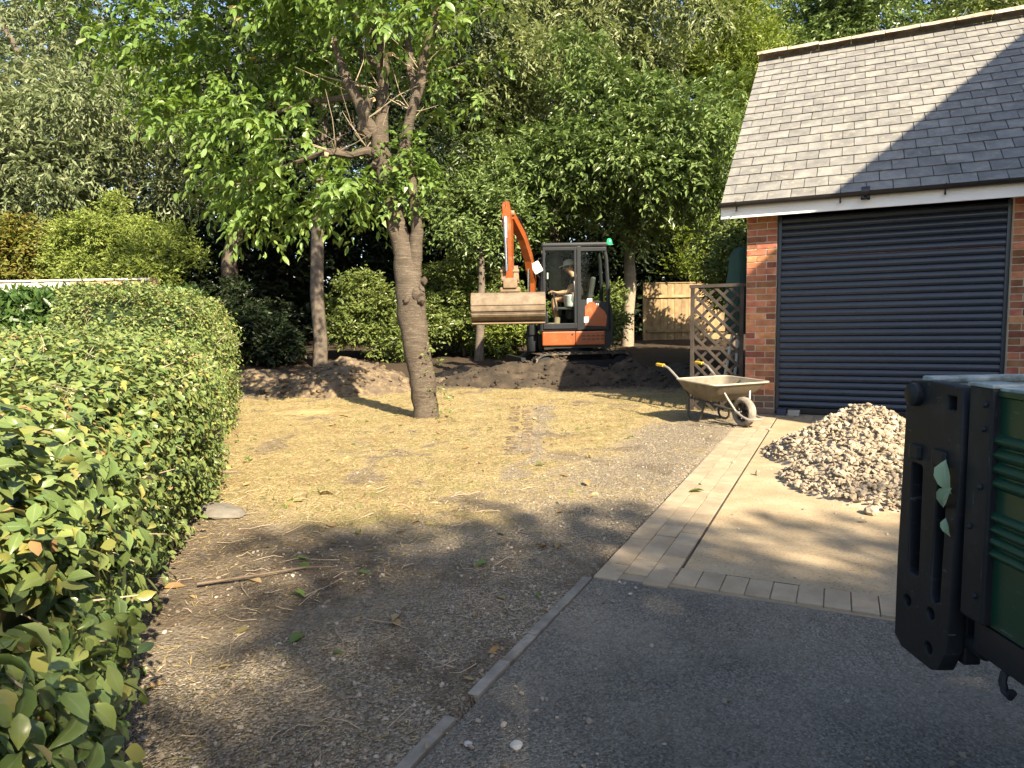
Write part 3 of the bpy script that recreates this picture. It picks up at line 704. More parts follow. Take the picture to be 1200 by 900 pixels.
for k in range(14):
    link('ridge_tile', rt_m[k % 3], roof, (-.02+k*.446, 3.637, 2.752+.062+rsl.uniform(-.006, .006)), (rsl.uniform(-.03, .03), rsl.uniform(-.01, .01), rsl.uniform(-.012, .012)))
# verge mortar, fascia, soffit, gutter
m = MB(); m.box((.055, RL/2, -.03), (.05, RL-.02, .045), M=Rm); m.build('verge', M['mortar'], roof)
m = MB(); m.box(((GL)/2, -.236, 2.375), (GL+.52, .022, .165), bev=.003); m.build('fascia', M['white_paint'], gar)
m = MB(); m.box(((GL)/2, -.113, 2.35), (GL+.5, .222, .012)); m.build('soffit', M['soffit_wood'], gar)
m = MB(); n = 9; vs = []
for xx in (-.275, GL+.27):
    for i in range(n):
        a = math.pi+math.pi*i/(n-1); vs.append((xx, .052*math.cos(a), .05*math.sin(a)))
    for i in range(n):
        a = math.pi+math.pi*i/(n-1); vs.append((xx, .047*math.cos(a), .045*math.sin(a)))
k2 = 2*n
fs = [(i, i+1, k2+i+1, k2+i) for i in range(n-1)]+[(n+i+1, n+i, k2+n+i, k2+n+i+1) for i in range(n-1)]
fs += [tuple(range(n)), tuple(range(k2+n-1, k2-1, -1)), (0, k2, k2+n, n), (n-1, 2*n-1, k2+2*n-1, k2+n-1)]
m.add(vs, fs, True); gut = m.build('gutter', M['black_plastic'], gar, (0, -.302, 2.462))
for xx in (-.08, .99, 1.95, 2.9, 3.9, 4.9):
    m = MB(); m.tube([(xx, .055, .0), (xx, .0, -.052), (xx, -.055, -.01), (xx, -.056, .006)], .007, 6); m.box((xx, .012, -.075), (.018, .02, .05), bev=.003); m.tube([(xx-.0, -.006, -.085), (xx+.0, -.03, -.1)], .009, 6); m.build('gutter_bracket', M['black_plastic'], gut)
m = MB(); m.tube([(1.19, 0, -.003), (1.27, 0, -.003)], .056, 12); m.tube([(1.20, -.03, -.055), (1.20, -.05, -.085)], .016, 8); m.tube([(1.255, -.03, -.055), (1.26, -.055, -.09)], .016, 8); m.box((1.23, .01, -.06), (.05, .03, .05), bev=.004)
m.build('gutter_union', M['black_plastic'], gut)

# two small blocks by the foot of the pier
m = MB(); m.box((0, 0, .035), (.105, .12, .07), bev=.005)
tag(m.build('wedge_block', M['dark_block'], None, G(.425, -.05, .006), (0, 0, GA+.05)), 'small navy blue block on the paving beside the left brick pier', 'block')
m = MB(); m.box((0, 0, .03), (.125, .11, .06), bev=.005)
tag(m.build('wedge_block', M['grey_block'], None, G(.56, -.065, .006), (0, 0, GA-.04)), 'small grey block on the paving touching the navy block', 'block')

# ------------------------------------------------------------------ neighbouring house (off to the right; it throws the gable shade)
hd = V3((.48, -.877, 0)).normalized(); hp = V3((.877, .48, 0)).normalized(); HO = V3((2.9, 7.8, 0))+hd*5.5+hp*.03
hs = empty('brick_house', HO, math.atan2(hp.y, hp.x), 'two storey brick house with a gabled roof beside the drive', 'house')
HW, HD, HE, HS = 9.4, 8.0, 5.69, .625
m = MB(); m.box((HW/2, -HD/2-.01, HE/2-.06), (HW, HD, HE-.12)); m.prism([(0.02, HE-.13), (HW-.02, HE-.13), (HW/2, HE-.13+HS*HW/2)], -.25, -HD+.2); m.build('wall', M['brick'], hs)
m = MB()
for s in (0, 1):
    e0, e1 = ((-.0, HE-.06), (HW/2, HE-.06+HS*HW/2)) if s == 0 else ((HW/2, HE-.06+HS*HW/2), (HW, HE-.06))
    m.prism([e0, e1, (e1[0], e1[1]+.10), (e0[0], e0[1]+.10)], .0, -HD-.2)
m.build('roof', M['slate'], hs)
for xx, zz in ((2.2, 1.5), (6.8, 1.5), (2.2, 4.1), (6.8, 4.1)):
    m = MB()
    for a, b, w_, h_ in ((0, .65, 1.3, .07), (0, -.65, 1.3, .07), (-.62, 0, .07, 1.23), (.62, 0, .07, 1.23), (0, 0, .05, 1.23)): m.box((xx+a, .02, zz+b), (w_, .05, h_))
    f = m.build('window', M['white_paint'], hs); m = MB(); m.box((xx, .006, zz), (1.2, .008, 1.24)); m.build('pane', M['vinyl'], f)

# ------------------------------------------------------------------ clipped hedge on the left
def hedge_pt(s, u):
    """s metres along its front foot from the near end; u 0 foot .. 1 top edge .. 2 across the top -> point, normal"""
    fx = -.74-.350*s; fy = .35+s
    H = .97+.10*sstep(2.5, 5.0, fy)+.40*sstep(5.75, 6.6, fy)+.03*np.sin(s*2.3)
    bulge = .07*np.sin(s*1.7+.6)+.06*(fbm(s*1.3, u*2.0, 61)-.5)*2
    uf = np.clip(u, 0, 1); ut = np.clip(u-1, 0, .85)
    a = np.pi/2*sstep(.62, 1.18, u)                             # shoulder
    out = .12*np.sin(np.pi*uf*.8)+bulge - .26*sstep(.6, 1.25, u)**1.5
    back = 1.25*ut
    nx_, ny_ = .943, .333
    z = .02+H*np.where(u < 1, uf-.06*sstep(.55, 1, uf), .94+.06*sstep(1, 1.35, u))
    z = z+.05*(fbm(s*1.8, u*3+9, 66)-.5)-H*np.clip((u-1.8)/.5, 0, 1)**1.5
    P = np.stack([fx+nx_*(out-back), fy+ny_*(out-back)*.35, z], -1)
    Nn = np.stack([nx_*np.cos(a), ny_*np.cos(a), np.sin(a)+.12], -1)
    return P, nrm(Nn)
hedge = empty('hedge', (-1.7, 3.5, 0), 0, 'long clipped leafy hedge running beside the dry lawn in front', 'hedge')
off = np.array([-1.7, 3.5, 0])
rh = np.random.default_rng(21)
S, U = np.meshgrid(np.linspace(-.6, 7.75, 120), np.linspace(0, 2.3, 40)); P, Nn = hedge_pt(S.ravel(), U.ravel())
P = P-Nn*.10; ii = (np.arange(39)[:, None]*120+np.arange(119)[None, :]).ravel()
link('shade_core', fast_mesh('shade_core', P-off, np.stack([ii, ii+1, ii+121, ii+120], 1), M['shade_dark_leaf'], {'rnd': ('POINT', np.zeros(len(P)))}), hedge)  # solid core; its dark colour stands for shade between the leaves
def hedge_leaves(N, seed, smax=7.8):
    r = np.random.default_rng(seed); s = -.5+(smax+.5)*r.random(N)**1.15; u = 2.05*r.random(N)
    P, Nn = hedge_pt(s, u); P = P+Nn*(r.normal(0, .05, N)-.01)[:, None]
    D = np.stack([r.normal(0, .8, N)+.25, r.normal(0, .8, N)-.2, r.normal(-.55, .6, N)], 1)+Nn*.45
    Nr = nrm(Nn+r.normal(0, .5, (N, 3))+np.array([.1, -.15, .45]))
    D = nrm(D-Nr*(D*Nr).sum(1, keepdims=True)+r.normal(0, .15, (N, 3)))
    dist = np.linalg.norm(P-CAM, axis=1)
    L = r.uniform(.027, .058, N)*np.clip(1.2-.07*dist, .85, 1.2)
    gap = fbm(s*7, u*9, 171, 3)+.10*r.random(N) > .43
    return (P-off)[gap], D[gap], Nr[gap], L[gap], dist[gap], s[gap]
P, D, Nr, L, dist, s = hedge_leaves(125000, 1)
wv = r.random(len(P)) if False else rh.random(len(P))
vis = (P[:, 0]+off[0] > -.80*(P[:, 1]+off[1])-.05) & (P[:, 1]+off[1] > .6) & (dist > .9)
order = np.argsort(np.where(vis, dist-.35*rh.random(len(P))-8*(L-.06), 99))
big = order[:300]; restm = np.ones(len(P), bool); restm[big] = False
nearm = restm & (dist < 3.4) & vis; restm = restm & ~nearm
leaves('near_foliage', P[nearm], D[nearm], Nr[nearm], L[nearm]*.95, L[nearm]*.54, M['hedge_leaf'], T15, hedge, 'stuff', 31)
leaves('foliage', P[restm], D[restm], Nr[restm], L[restm], L[restm]*.62, M['hedge_leaf'], T7, hedge, 'stuff', 3)
# the nearest leaves one by one
tv, tf, vein = T15; LV = []
for k in range(6):
    r = np.random.default_rng(k+5); v = tv.copy(); v[:, 1] *= r.uniform(.50, .62); v[:, 2] *= r.uniform(.4, 2.0); v[:, 1] += v[:, 0]**2*r.uniform(-.15, .15); v[1:12, :2] += r.normal(0, .014, (11, 2)); v[1:12, 2] += r.normal(0, .03, 11)
    LV.append(fast_mesh('leaf', v, tf, M['hedge_leaf'], {'rnd': ('FACE', np.full(len(tf), r.random())), 'vein': ('POINT', vein)}, True))
def leaf_objects(idx, P, D, Nn, L, parent, meshes):
    for i in idx:
        d = V3(D[i]).normalized(); n_ = V3(Nn[i]); yv = n_.cross(d).normalized(); zv = d.cross(yv)
        o = link('leaf', meshes[int(i) % len(meshes)], parent); q = L[i]
        o.matrix_local = Matrix(((d.x*q, yv.x*q, zv.x*q, P[i][0]), (d.y*q, yv.y*q, zv.y*q, P[i][1]), (d.z*q, yv.z*q, zv.z*q, P[i][2]), (0, 0, 0, 1)))
leaf_objects(big, P, D, Nr, L*.92, hedge, LV)
# withered leaves, clipped twigs
P, D, Nr, L, dist, s = hedge_leaves(9000, 7); k = fbm(s*1.5, P[:, 2]*3, 71)+.03*(s-2) > .47
leaves('withered_leaves', P[k], D[k], Nr[k], L[k]*.7, L[k]*.4, M['hedge_dry'], T7, hedge, 'stuff', 5)
P, D, Nr, L, dist, s = hedge_leaves(1100, 8); m = MB()
for i in range(len(P)):
    a = V3(P[i])-V3(Nr[i])*.06; b = a+V3(Nr[i]+D[i]*.8).normalized()*float(.09+.04*rh.random()); m.tube([a, b], [.0022, .0014], 3, False)
o = m.build('clipped_twigs', M['dead_twig'], hedge); o['kind'] = 'stuff'

# laurel hedge behind, along the pale fence
lh = empty('laurel_hedge', (-6.6, 9.3, 0), 0, 'dark glossy laurel hedge between the clipped hedge and pale fence', 'hedge')
r = np.random.default_rng(31); N = 15000; xx = r.uniform(-10, -4.2, N); u = r.random(N)
top = 1.56+.10*(fbm(xx*1.5, xx*0, 4)-.5)+.0*xx
front = u < .55
P = np.stack([xx, np.where(front, 8.55+r.normal(0, .05, N), 8.55+1.2*r.random(N)), np.where(front, top*r.random(N)**.7, top+r.normal(0, .04, N))], 1)
Nn = np.where(front[:, None], [[0, -1, .3]], [[0, -.2, 1.]])
D = r.normal(0, .5, (N, 3))+np.array([0, -.3, .55]); Nn = nrm(Nn+r.normal(0, .45, (N, 3)))
leaves('foliage', P-np.array([-6.6, 9.3, 0]), D, Nn, r.uniform(.09, .15, N), r.uniform(.035, .055, N), M['laurel_leaf'], T7, lh, 'stuff', 9)
m = MB(); m.box((-.5, 0, .72), (5.4, 1.0, 1.4), bev=.1); m.build('shade_core', M['shade_dark_leaf'], lh)  # solid filler, coloured dark as the shade inside the laurel

# ------------------------------------------------------------------ fences
def fence(name, label, x0, x1, y, z0, z1, bw, mats, dy=0.0, rails=True, seed=0):
    r = random.Random(seed); L = x1-x0
    t = empty(name, (x0, y, z0), math.atan2(dy, L), label, 'fence'); n = int(L/bw); H = z1-z0
    m = MB(); m.box((0, 0, 0), (bw+.012, .018, H), bev=.003); bms = []
    for mt in mats: b = m.mesh('board', mt); bms.append(b)
    for k in range(n):
        o = link('board', bms[0] if len(bms) == 1 or k < n*.78 else bms[1], t, (bw*(k+.5), (.008 if k % 2 else 0)+r.uniform(-.003, .003), H/2+r.uniform(-.006, .006)), (0, r.uniform(-.004, .004), r.uniform(-.02, .02)))
    if rails:
        for zz in (.18, .78):
            m = MB(); m.box((L/2, -.035, H*zz), (L, .045, .08), bev=.006); m.build('rail', mats[0], t)
    m = MB(); m.box((L/2, 0, H+.02), (L, .06, .03), bev=.005); m.build('capping', mats[0], t)
    for xx in (-.05, L+.05):
        m = MB(); m.box((xx, .03, H/2), (.1, .1, H+.06), bev=.006); m.build('post', mats[-1], t)
    return t
fence('board_fence', 'pale grey weathered board fence showing above the laurel hedge', -11.2, -5.75, 11.0, .05, 1.90, .105, [M['fence_grey'], M['fence_brown']], rails=False, seed=2)
fence('panel_fence', 'tan wooden fence panel lit at the end of the garden behind trellis', 3.95, 6.6, 20.0, .46, 2.13, .105, [M['fence_tan']], .1, seed=3)

# ------------------------------------------------------------------ trees and shrubs
def trunk(parent, pts, rad, mat, n=10, name='trunk', seed=0, wob=.0):
    m = MB(); m.tube(pts, rad, n); return m.build(name, mat, parent)
def tree(name, label, cat, base, lumps, fol, mat, bark=None, tr=None, seed=0, nl=8, group=None):
    """fol: kwargs of foliage; lumps in world coordinates"""
    r = np.random.default_rng(seed)
    t = empty(name, base, 0, label, cat, group); b = np.array(base)
    ll = [(l[0]-b[0], l[1]-b[1], l[2]-b[2], *l[3:]) for l in lumps]
    foliage('crown', ll, mat=mat, parent=t, seed=seed, **fol)
    if bark:
        pts, rad = tr; m = MB(); m.tube([V3(p)-V3(base) for p in pts], rad, 10); m.build('trunk', bark, t)
        m = MB(); limbs(m, V3(pts[-1])-V3(base), ll, rad[-1]*.9, r, nl); m.build('limb', bark, t)
    return t
R = np.random.default_rng
def zr(y): return float(rise(np.array(float(y))))
# silver leaved tree on the left
lm = crown_lumps(R(1), (-11, 17.5, 6.6), (4.2, 2.4, 4.2), 30, 1.35, 1.6)
lm += [(-8.2, 16.2, 8.3, 1.3, 1.2, 1.1), (-8.0, 16.4, 6.5, 1.2, 1, .8), (-9.4, 15.6, 4.2, 1.2, 1, 1.0), (-11.9, 15.4, 3.2, 1.3, 1, 1.0)]
tree('silver_tree', 'tall silvery grey leaved tree at the far left behind the board fence', 'tree', (-10.8, 18, .3), lm,
     dict(nspr=4600, k=11, L=.17, W=.044, length=.50, droop=.6, side=.55, jit=.4, flat=.8, sub=5), M['silver_leaf'], M['bark'], ([(-10.8, 18, .2), (-10.7, 18, 2.5), (-10.9, 17.9, 5)], [.24, .2, .15]), 1)
lm = crown_lumps(R(2), (-15.5, 20, 5.5), (3.2, 2.5, 4.8), 22, 1.5, 1.0)
tree('light_green_tree', 'light green tree at the left edge beyond the silvery tree', 'tree', (-15.5, 20.5, .4), lm,
     dict(nspr=3000, k=9, L=.15, W=.06, length=.45, sub=5), M['mid_leaf'], M['bark'], ([(-15.5, 20.5, .3), (-15.5, 20.4, 4)], [.25, .18]), 2)
# golden bush
lm = [(-7.85, 14.0, 1.9, 1.35, 1.15, 1.75)]+crown_lumps(R(3), (-7.85, 13.9, 1.9), (1.25, 1.0, 1.7), 26, .5, .3)
tree('golden_bush', 'rounded golden green bush behind the board fence', 'bush', (-7.85, 14.2, .12), lm,
     dict(nspr=8500, k=9, L=.085, W=.028, length=.26, droop=.12, upb=.22, side=.65, flat=.5, sub=16, subf=.21), M['golden_leaf'], M['bark'], ([(-7.85, 14.2, .1), (-7.85, 14.2, 1.2)], [.1, .06]), 3, 5)
lm = crown_lumps(R(4), (-10.4, 14.2, 2.0), (1.3, .8, 1.9), 20, .6, .3)
tree('orange_shrub', 'shrub with orange tinged leaves left of the golden bush', 'shrub', (-10.4, 14.4, .12), lm,
     dict(nspr=2200, k=8, L=.10, W=.05, length=.35, upb=.2), M['orange_leaf'], M['bark'], ([(-10.4, 14.4, .1), (-10.4, 14.4, 1.4)], [.07, .05]), 4, 6)
# dark tree with a hidden trunk
lm = crown_lumps(R(5), (-6.6, 20.0, 7.4), (3.2, 2.0, 3.2), 24, 1.4, 4.0)
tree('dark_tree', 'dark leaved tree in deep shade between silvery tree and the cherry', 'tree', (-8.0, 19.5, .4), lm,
     dict(nspr=3000, k=10, L=.15, W=.06, length=.45, droop=.35, flat=1.0, sub=5), M['shade_dark_leaf'], M['bark'], ([(-8.0, 19.5, .3), (-7.9, 19.5, 3), (-7.2, 19.7, 5.4)], [.26, .22, .18]), 5)
# slim trunk tree
lm = crown_lumps(R(6), (-3.9, 15.6, 7.0), (2.5, 1.9, 3.0), 24, 1.1, 3.7)
tree('slim_tree', 'tree with a slim patchy dark trunk left of the cherry tree', 'tree', (-4.22, 15.0, zr(15)), lm,
     dict(nspr=2600, k=10, L=.14, W=.06, length=.42, droop=.35, flat=1.0, sub=5), M['shade_dark_leaf'], M['bark'],  # crown takes the darkened leaf colour for the shade behind the cherry
     ([(-4.22, 15, .1), (-4.18, 15, .8), (-4.22, 15, 1.8), (-4.14, 15, 3.2), (-4.0, 15.2, 4.8)], [.17, .15, .145, .135, .10]), 6)
# crown behind the cherry, right of it
lm = crown_lumps(R(7), (-.9, 19.2, 7.4), (2.5, 1.9, 3.8), 28, 1.15, 3.2)
tree('pale_green_tree', 'loose pale green tree behind the cherry tree and digger boom', 'tree', (-.9, 19.6, .45), lm,
     dict(nspr=4200, k=10, L=.17, W=.058, length=.48, droop=.45, flat=1.1, sub=5), M['willow_leaf'], M['bark'], ([(-.9, 19.6, .35), (-.8, 19.6, 2.5), (-.9, 19.4, 5)], [.17, .14, .11]), 7)
# broadleaf with the pale trunk
lm = crown_lumps(R(8), (2.3, 17.4, 5.4), (3.1, 1.8, 1.9), 34, 1.0, 3.0)
lm += [(-.6, 16.9, 3.9, 1.1, .8, .45), (.4, 16.6, 3.6, 1.0, .8, .4), (-.9, 17.0, 4.9, 1.1, .9, .5), (5.3, 17.5, 4.2, .9, .8, .5), (5.0, 17.2, 3.4, .8, .7, .4), (1.6, 16.4, 4.3, 1.1, .8, .45)]
tree('broadleaf_tree', 'broad layered green tree with a pale trunk behind the digger cab', 'tree', (3.14, 18.5, zr(18.5)), lm,
     dict(nspr=6400, k=11, L=.16, W=.066, length=.46, droop=.40, flat=1.2, sub=5), M['mid_leaf'], M['pale_bark'],
     ([(3.14, 18.5, .35), (3.17, 18.5, 1.3), (3.22, 18.5, 2.1), (3.20, 18.5, 2.7), (3.28, 18.5, 3.9), (3.0, 18.3, 5.0)], [.18, .155, .17, .14, .15, .11]), 8, 12)
# willow like crown at the top centre
lm = crown_lumps(R(9), (1.8, 21.0, 9.6), (3.7, 2.2, 2.8), 30, 1.35, 5.5)
tree('willowy_tree', 'tall willowy tree with narrow pale leaves above the broad green tree', 'tree', (1.4, 21.6, .55), lm,
     dict(nspr=5000, k=12, L=.18, W=.045, length=.65, droop=.7, side=.6, sub=5), M['willow_leaf'], M['bark'], ([(1.4, 21.6, .45), (1.4, 21.6, 4), (1.6, 21.4, 8)], [.22, .18, .13]), 9)
# yellow green conifer behind the garage
lm = []
r = R(10)
for k in range(46):
    z = 1.2+11.0*r.random(); w_ = 2.5*(1-(z/15.5))*r.uniform(.5, 1.0)+.1; a = r.uniform(0, 6.28)
    lm.append((6.7+w_*math.cos(a), 21.5+w_*.8*math.sin(a), z, .75, .7, 1.05))
tree('conifer_tree', 'tall feathery yellow green conifer rising left of the garage roof', 'tree', (6.7, 21.8, .55), lm,
     dict(nspr=8500, k=12, L=.13, W=.030, length=.55, droop=-.12, upb=.55, side=.5, jit=.22, flat=.3, sub=4, subf=.45), M['conifer_leaf'], M['bark'], ([(6.7, 21.8, .45), (6.7, 21.7, 9)], [.22, .08]), 10, 4)
lm = crown_lumps(R(11), (11.0, 25.0, 10.2), (3.0, 2.2, 3.6), 26, 1.4, 3.0)
tree('far_green_tree', 'dark green tree behind the ridge of the garage roof', 'tree', (11, 25.5, .6), lm,
     dict(nspr=4200, k=9, L=.17, W=.08, length=.45, sub=5), M['mid_leaf'], M['bark'], ([(11, 25.5, .5), (11, 25.4, 6)], [.25, .18]), 11)
lm = crown_lumps(R(12), (16.6, 25.0, 10.0), (3.0, 2.2, 3.2), 24, 1.3, 3.0)
tree('yellowing_tree', 'yellowing tree at the top right behind the garage roof', 'tree', (16.6, 25.5, .6), lm,
     dict(nspr=3300, k=9, L=.17, W=.085, length=.45, sub=5), M['shrub_leaf'], M['bark'], ([(16.6, 25.5, .5), (16.6, 25.4, 6)], [.25, .18]), 12)
lm = crown_lumps(R(13), (21.5, 27.0, 9.2), (3.2, 2.2, 3.2), 22, 1.4, 3.0)
tree('olive_tree', 'olive green tree beyond the right end of the garage roof', 'tree', (21.5, 27.5, .6), lm,
     dict(nspr=2600, k=9, L=.18, W=.09, length=.45, sub=5), M['mid_leaf'], M['bark'], ([(21.5, 27.5, .5), (21.5, 27.4, 6)], [.25, .18]), 13)
# shrubs under the trees
def shrub(name, label, c, rad, n, mat, L, W, seed, num=16, up=.25, **kw):
    lm = crown_lumps(R(seed), c, rad, num, min(rad)*.55, zr(c[1])+.1)
    base = (c[0], c[1]+.1, zr(c[1]))
    return tree(name, label, 'shrub', base, lm, dict(nspr=n, k=8, L=L, W=W, length=.26, upb=up, droop=.2, sub=5, **kw), mat, M['bark'], ([base, (c[0], c[1]+.1, c[2]-.2)], [.05, .035]), seed, 6)
shrub('leafy_shrub', 'lit green shrub between the slim trunk and the cherry trunk', (-2.9, 16.0, 1.15), (1.25, .8, 1.0), 3000, M['shrub_leaf'], .105, .048, 21)
shrub('leafy_shrub', 'taller lit shrub just right of the cherry trunk', (-1.15, 16.6, 1.5), (1.25, .8, 1.2), 3000, M['shrub_leaf'], .11, .05, 22)
shrub('leafy_shrub', 'pale low shrub below the raised digger bucket', (.0, 16.4, 1.05), (.95, .6, .75), 1700, M['golden_leaf'], .10, .04, 23)
shrub('low_shrub', 'small dark shrub at the far corner of the clipped hedge', (-5.6, 15.4, .75), (.9, .6, .65), 1300, M['shade_dark_leaf'], .12, .055, 24)  # shade of this corner is carried by the leaf colour
shrub('leafy_shrub', 'narrow green shrub behind the rear of the digger cab', (2.25, 16.4, 1.2), (.4, .4, .8), 700, M['shrub_leaf'], .11, .05, 25)
shrub('light_shrub', 'light yellow green shrub leaning over the tan fence panel', (5.75, 17.6, 2.2), (.95, .7, .95), 2200, M['shrub_leaf'], .12, .055, 26)
shrub('light_shrub', 'tall shrub behind the green wrapped parasol', (4.9, 14.5, 2.1), (.75, .7, 1.0), 1500, M['shrub_leaf'], .11, .05, 27)
shrub('low_shrub', 'dark undergrowth shrub in shade below the dark tree', (-7.2, 17.5, 1.2), (1.3, .8, 1.0), 1600, M['shade_dark_leaf'], .13, .055, 28)
# thin trunks
t = empty('small_tree', (-.74, 15.4, zr(15.4)), 0, 'short bare tree trunk behind the raised bucket', 'tree')
m = MB(); m.tube([(0, 0, -.1), (.03, 0, .5), (.06, 0, 1.0), (.10, 0, 1.7), (.12, 0, 2.6)], [.12, .10, .095, .08, .05], 9); m.build('trunk', M['bark'], t)
foliage('crown', [(.1, 0, 3.3, .9, .7, .7)], 500, 8, .12, .05, M['mid_leaf'], t, 41)
# the wood behind everything
r = R(50); N = 40000
P = np.stack([r.uniform(-40, 42, N), r.uniform(27, 36, N), 16.5*r.random(N)], 1)
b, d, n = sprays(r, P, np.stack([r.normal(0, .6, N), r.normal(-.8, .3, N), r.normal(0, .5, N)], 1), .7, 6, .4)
leaves('far_wood', b, d, n, r.uniform(.2, .34, len(b)), r.uniform(.10, .16, len(b)), M['shade_dark_leaf'], T4, None, 'stuff', 51)
m = MB()
for k in range(70):
    xx = -38+80*k/70+r.uniform(-.4, .4); yy = r.uniform(28, 33); m.tube([(xx, yy, .3), (xx+r.normal(0, .3), yy, 6), (xx+r.normal(0, .6), yy, 11)], [.2, .15, .08], 6)
o = m.build('wood_trunks', M['bark']); o['kind'] = 'stuff'
# tall trees behind the camera, whose shade lies over the drive
for k, (a, p_, hgt_, w_) in enumerate(((9.4, .05, 8.1, .45), (9.7, .95, 9.5, .62), (9.5, 2.0, 8.9, .75), (9.6, 3.2, 8.2, .85), (9.4, 4.5, 8.0, .9), (9.7, 5.9, 8.4, .9))):
    c0 = hd*a+hp*p_
    lm = [(c0.x+R(k).normal(0, .12), c0.y+R(k+9).normal(0, .12), .9+(hgt_-1.3)*j/15, w_*(1.05-.45*(j/15)**2)*(1+.14*math.sin(j*2.1+k)), w_*(1.05-.45*(j/15)**2), .55) for j in range(16)]
    lab = ('slim columnar tree nearest the hedge end behind the truck', 'tallest columnar tree of the row behind the truck', 'columnar tree right of the tallest one behind the truck', 'columnar tree in the middle of the row behind the truck', 'columnar tree second from the brick house', 'columnar tree nearest the brick house')[k]
    tree('columnar_tree', lab, 'tree', (c0.x, c0.y, 0), lm, dict(nspr=(1200, 1500, 2200, 2400, 2600, 2600)[k], k=9, L=.16, W=.08, length=.45, facing=False, shell=.8), M['mid_leaf'], M['bark'], ([(c0.x, c0.y, -.05), (c0.x, c0.y, 3)], [.2, .15]), 60+k, 8, 'trees behind the drive')
# dark undergrowth below the wood
r = R(55); N = 16000
P = np.stack([r.uniform(-22, 14, N), r.uniform(21.5, 26.5, N), .3+5.2*r.random(N)], 1)
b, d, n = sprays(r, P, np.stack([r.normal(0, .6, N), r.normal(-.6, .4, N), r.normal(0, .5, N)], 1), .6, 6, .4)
leaves('undergrowth', b, d, n, r.uniform(.2, .32, len(b)), r.uniform(.10, .15, len(b)), M['shade_dark_leaf'], T4, None, 'stuff', 56)

# ------------------------------------------------------------------ cherry tree on the lawn
CB = V3((-1.045, 8.225, gz(-1.045, 8.225)-.04)); CY = 8.225
def cpx(px, py, dy=0.0):                                       # trunk survey: photo point at the tree's distance -> metres from its foot
    y_ = CY+dy; hor = 374+.01746*(600-px)
    return V3(((px-600)/800*y_*1.005-CB.x, dy, 1.18+(hor-py)/800*y_*1.005-CB.z))
cherry = empty('cherry_tree', CB, 0, 'cherry tree with ringed bark, forked pruned limbs and large leaves on the dry lawn', 'tree')
def tubez(m, survey, n=12, seed=0, wob=.012):
    r = random.Random(seed); P = []; Q = []
    for i in range(len(survey)-1):
        a, b = survey[i], survey[i+1]; N = max(1, int((V3(b[0])-V3(a[0])).length/.09))
        for k in range(N):
            f = k/N; P.append(V3(a[0]).lerp(V3(b[0]), f)+V3((r.uniform(-1, 1), r.uniform(-1, 1), 0))*wob); Q.append((a[1]*(1-f)+b[1]*f)*r.uniform(.96, 1.05))
    P.append(V3(survey[-1][0])); Q.append(survey[-1][1]); m.tube(P, Q, n)
s_ = 1/800*CY
m = MB()
tubez(m, [(cpx(500, 497), .185), (cpx(499, 486), .158), (cpx(496, 455), .155), (cpx(492, 420), .162), (cpx(487, 385), .166), (cpx(484, 350), .178), (cpx(482, 322), .158), (cpx(479, 300), .130), (cpx(470, 260), .104), (cpx(461, 220), .098), (cpx(457, 195), .110), (cpx(455, 178), .105), (cpx(458, 150), .075), (cpx(461, 112), .058), (cpx(459, 70), .05), (cpx(452, 20, .1), .042), (cpx(448, -60, .2), .03)], 16, 1)
m.build('trunk', M['cherry_bark'], cherry)
def limb(survey, n=9, seed=0, name='limb', mat='cherry_bark'):
    m = MB(); tubez(m, survey, n, seed); return m.build(name, M[mat], cherry)
limb([(cpx(488, 325), .10), (cpx(492, 292, -.03), .082), (cpx(494, 265, -.04), .072), (cpx(492, 235, -.05), .06), (cpx(487, 205, -.03), .058), (cpx(482, 185), .05)], 10, 2)
limb([(cpx(470, 218), .075), (cpx(480, 190, -.04), .066), (cpx(487, 160, -.08), .06), (cpx(495, 135, -.1), .056), (cpx(502, 112, -.12), .056), (cpx(507, 85, -.12), .045), (cpx(520, 45, -.1), .035), (cpx(530, -20, 0), .025)], 10, 3)
limb([(cpx(498, 128, -.1), .045), (cpx(493, 100, -.05), .045), (cpx(490, 70, 0), .04), (cpx(487, 20, .1), .032), (cpx(482, -50, .3), .02)], 8, 4)
limb([(cpx(455, 190), .07), (cpx(440, 184, -.06), .050), (cpx(422, 189, -.12), .040), (cpx(404, 186, -.18), .042), (cpx(392, 186, -.2), .052)], 9, 5)
limb([(cpx(455, 172), .085), (cpx(440, 150, -.05), .075), (cpx(430, 125, -.08), .062), (cpx(421, 110, -.1), .066), (cpx(413, 85, -.1), .042), (cpx(408, 62, -.1), .036)], 9, 6)
limb([(cpx(443, 168, -.04), .06), (cpx(436, 160, -.12), .055), (cpx(441, 140, -.15), .05), (cpx(446, 128, -.15), .047)], 8, 7)
limb([(cpx(458, 118), .05), (cpx(464, 95, -.08), .04), (cpx(466, 78, -.1), .042)], 8, 8, 'stub')
limb([(cpx(452, 60), .05), (cpx(425, 30, .3), .04), (cpx(380, 10, .5), .03), (cpx(330, -10, .6), .02)], 8, 9)
limb([(cpx(458, 90), .05), (cpx(420, 70, .5), .035), (cpx(350, 80, .7), .024), (cpx(270, 100, .6), .014), (cpx(200, 120, .5), .008)], 7, 10)
limb([(cpx(430, 125, -.05), .04), (cpx(380, 130, .25), .028), (cpx(310, 150, .35), .018), (cpx(240, 180, .3), .01)], 7, 11)
limb([(cpx(392, 186, -.2), .03), (cpx(350, 200, 0), .02), (cpx(300, 220, .1), .012), (cpx(250, 225, .1), .007)], 6, 12)
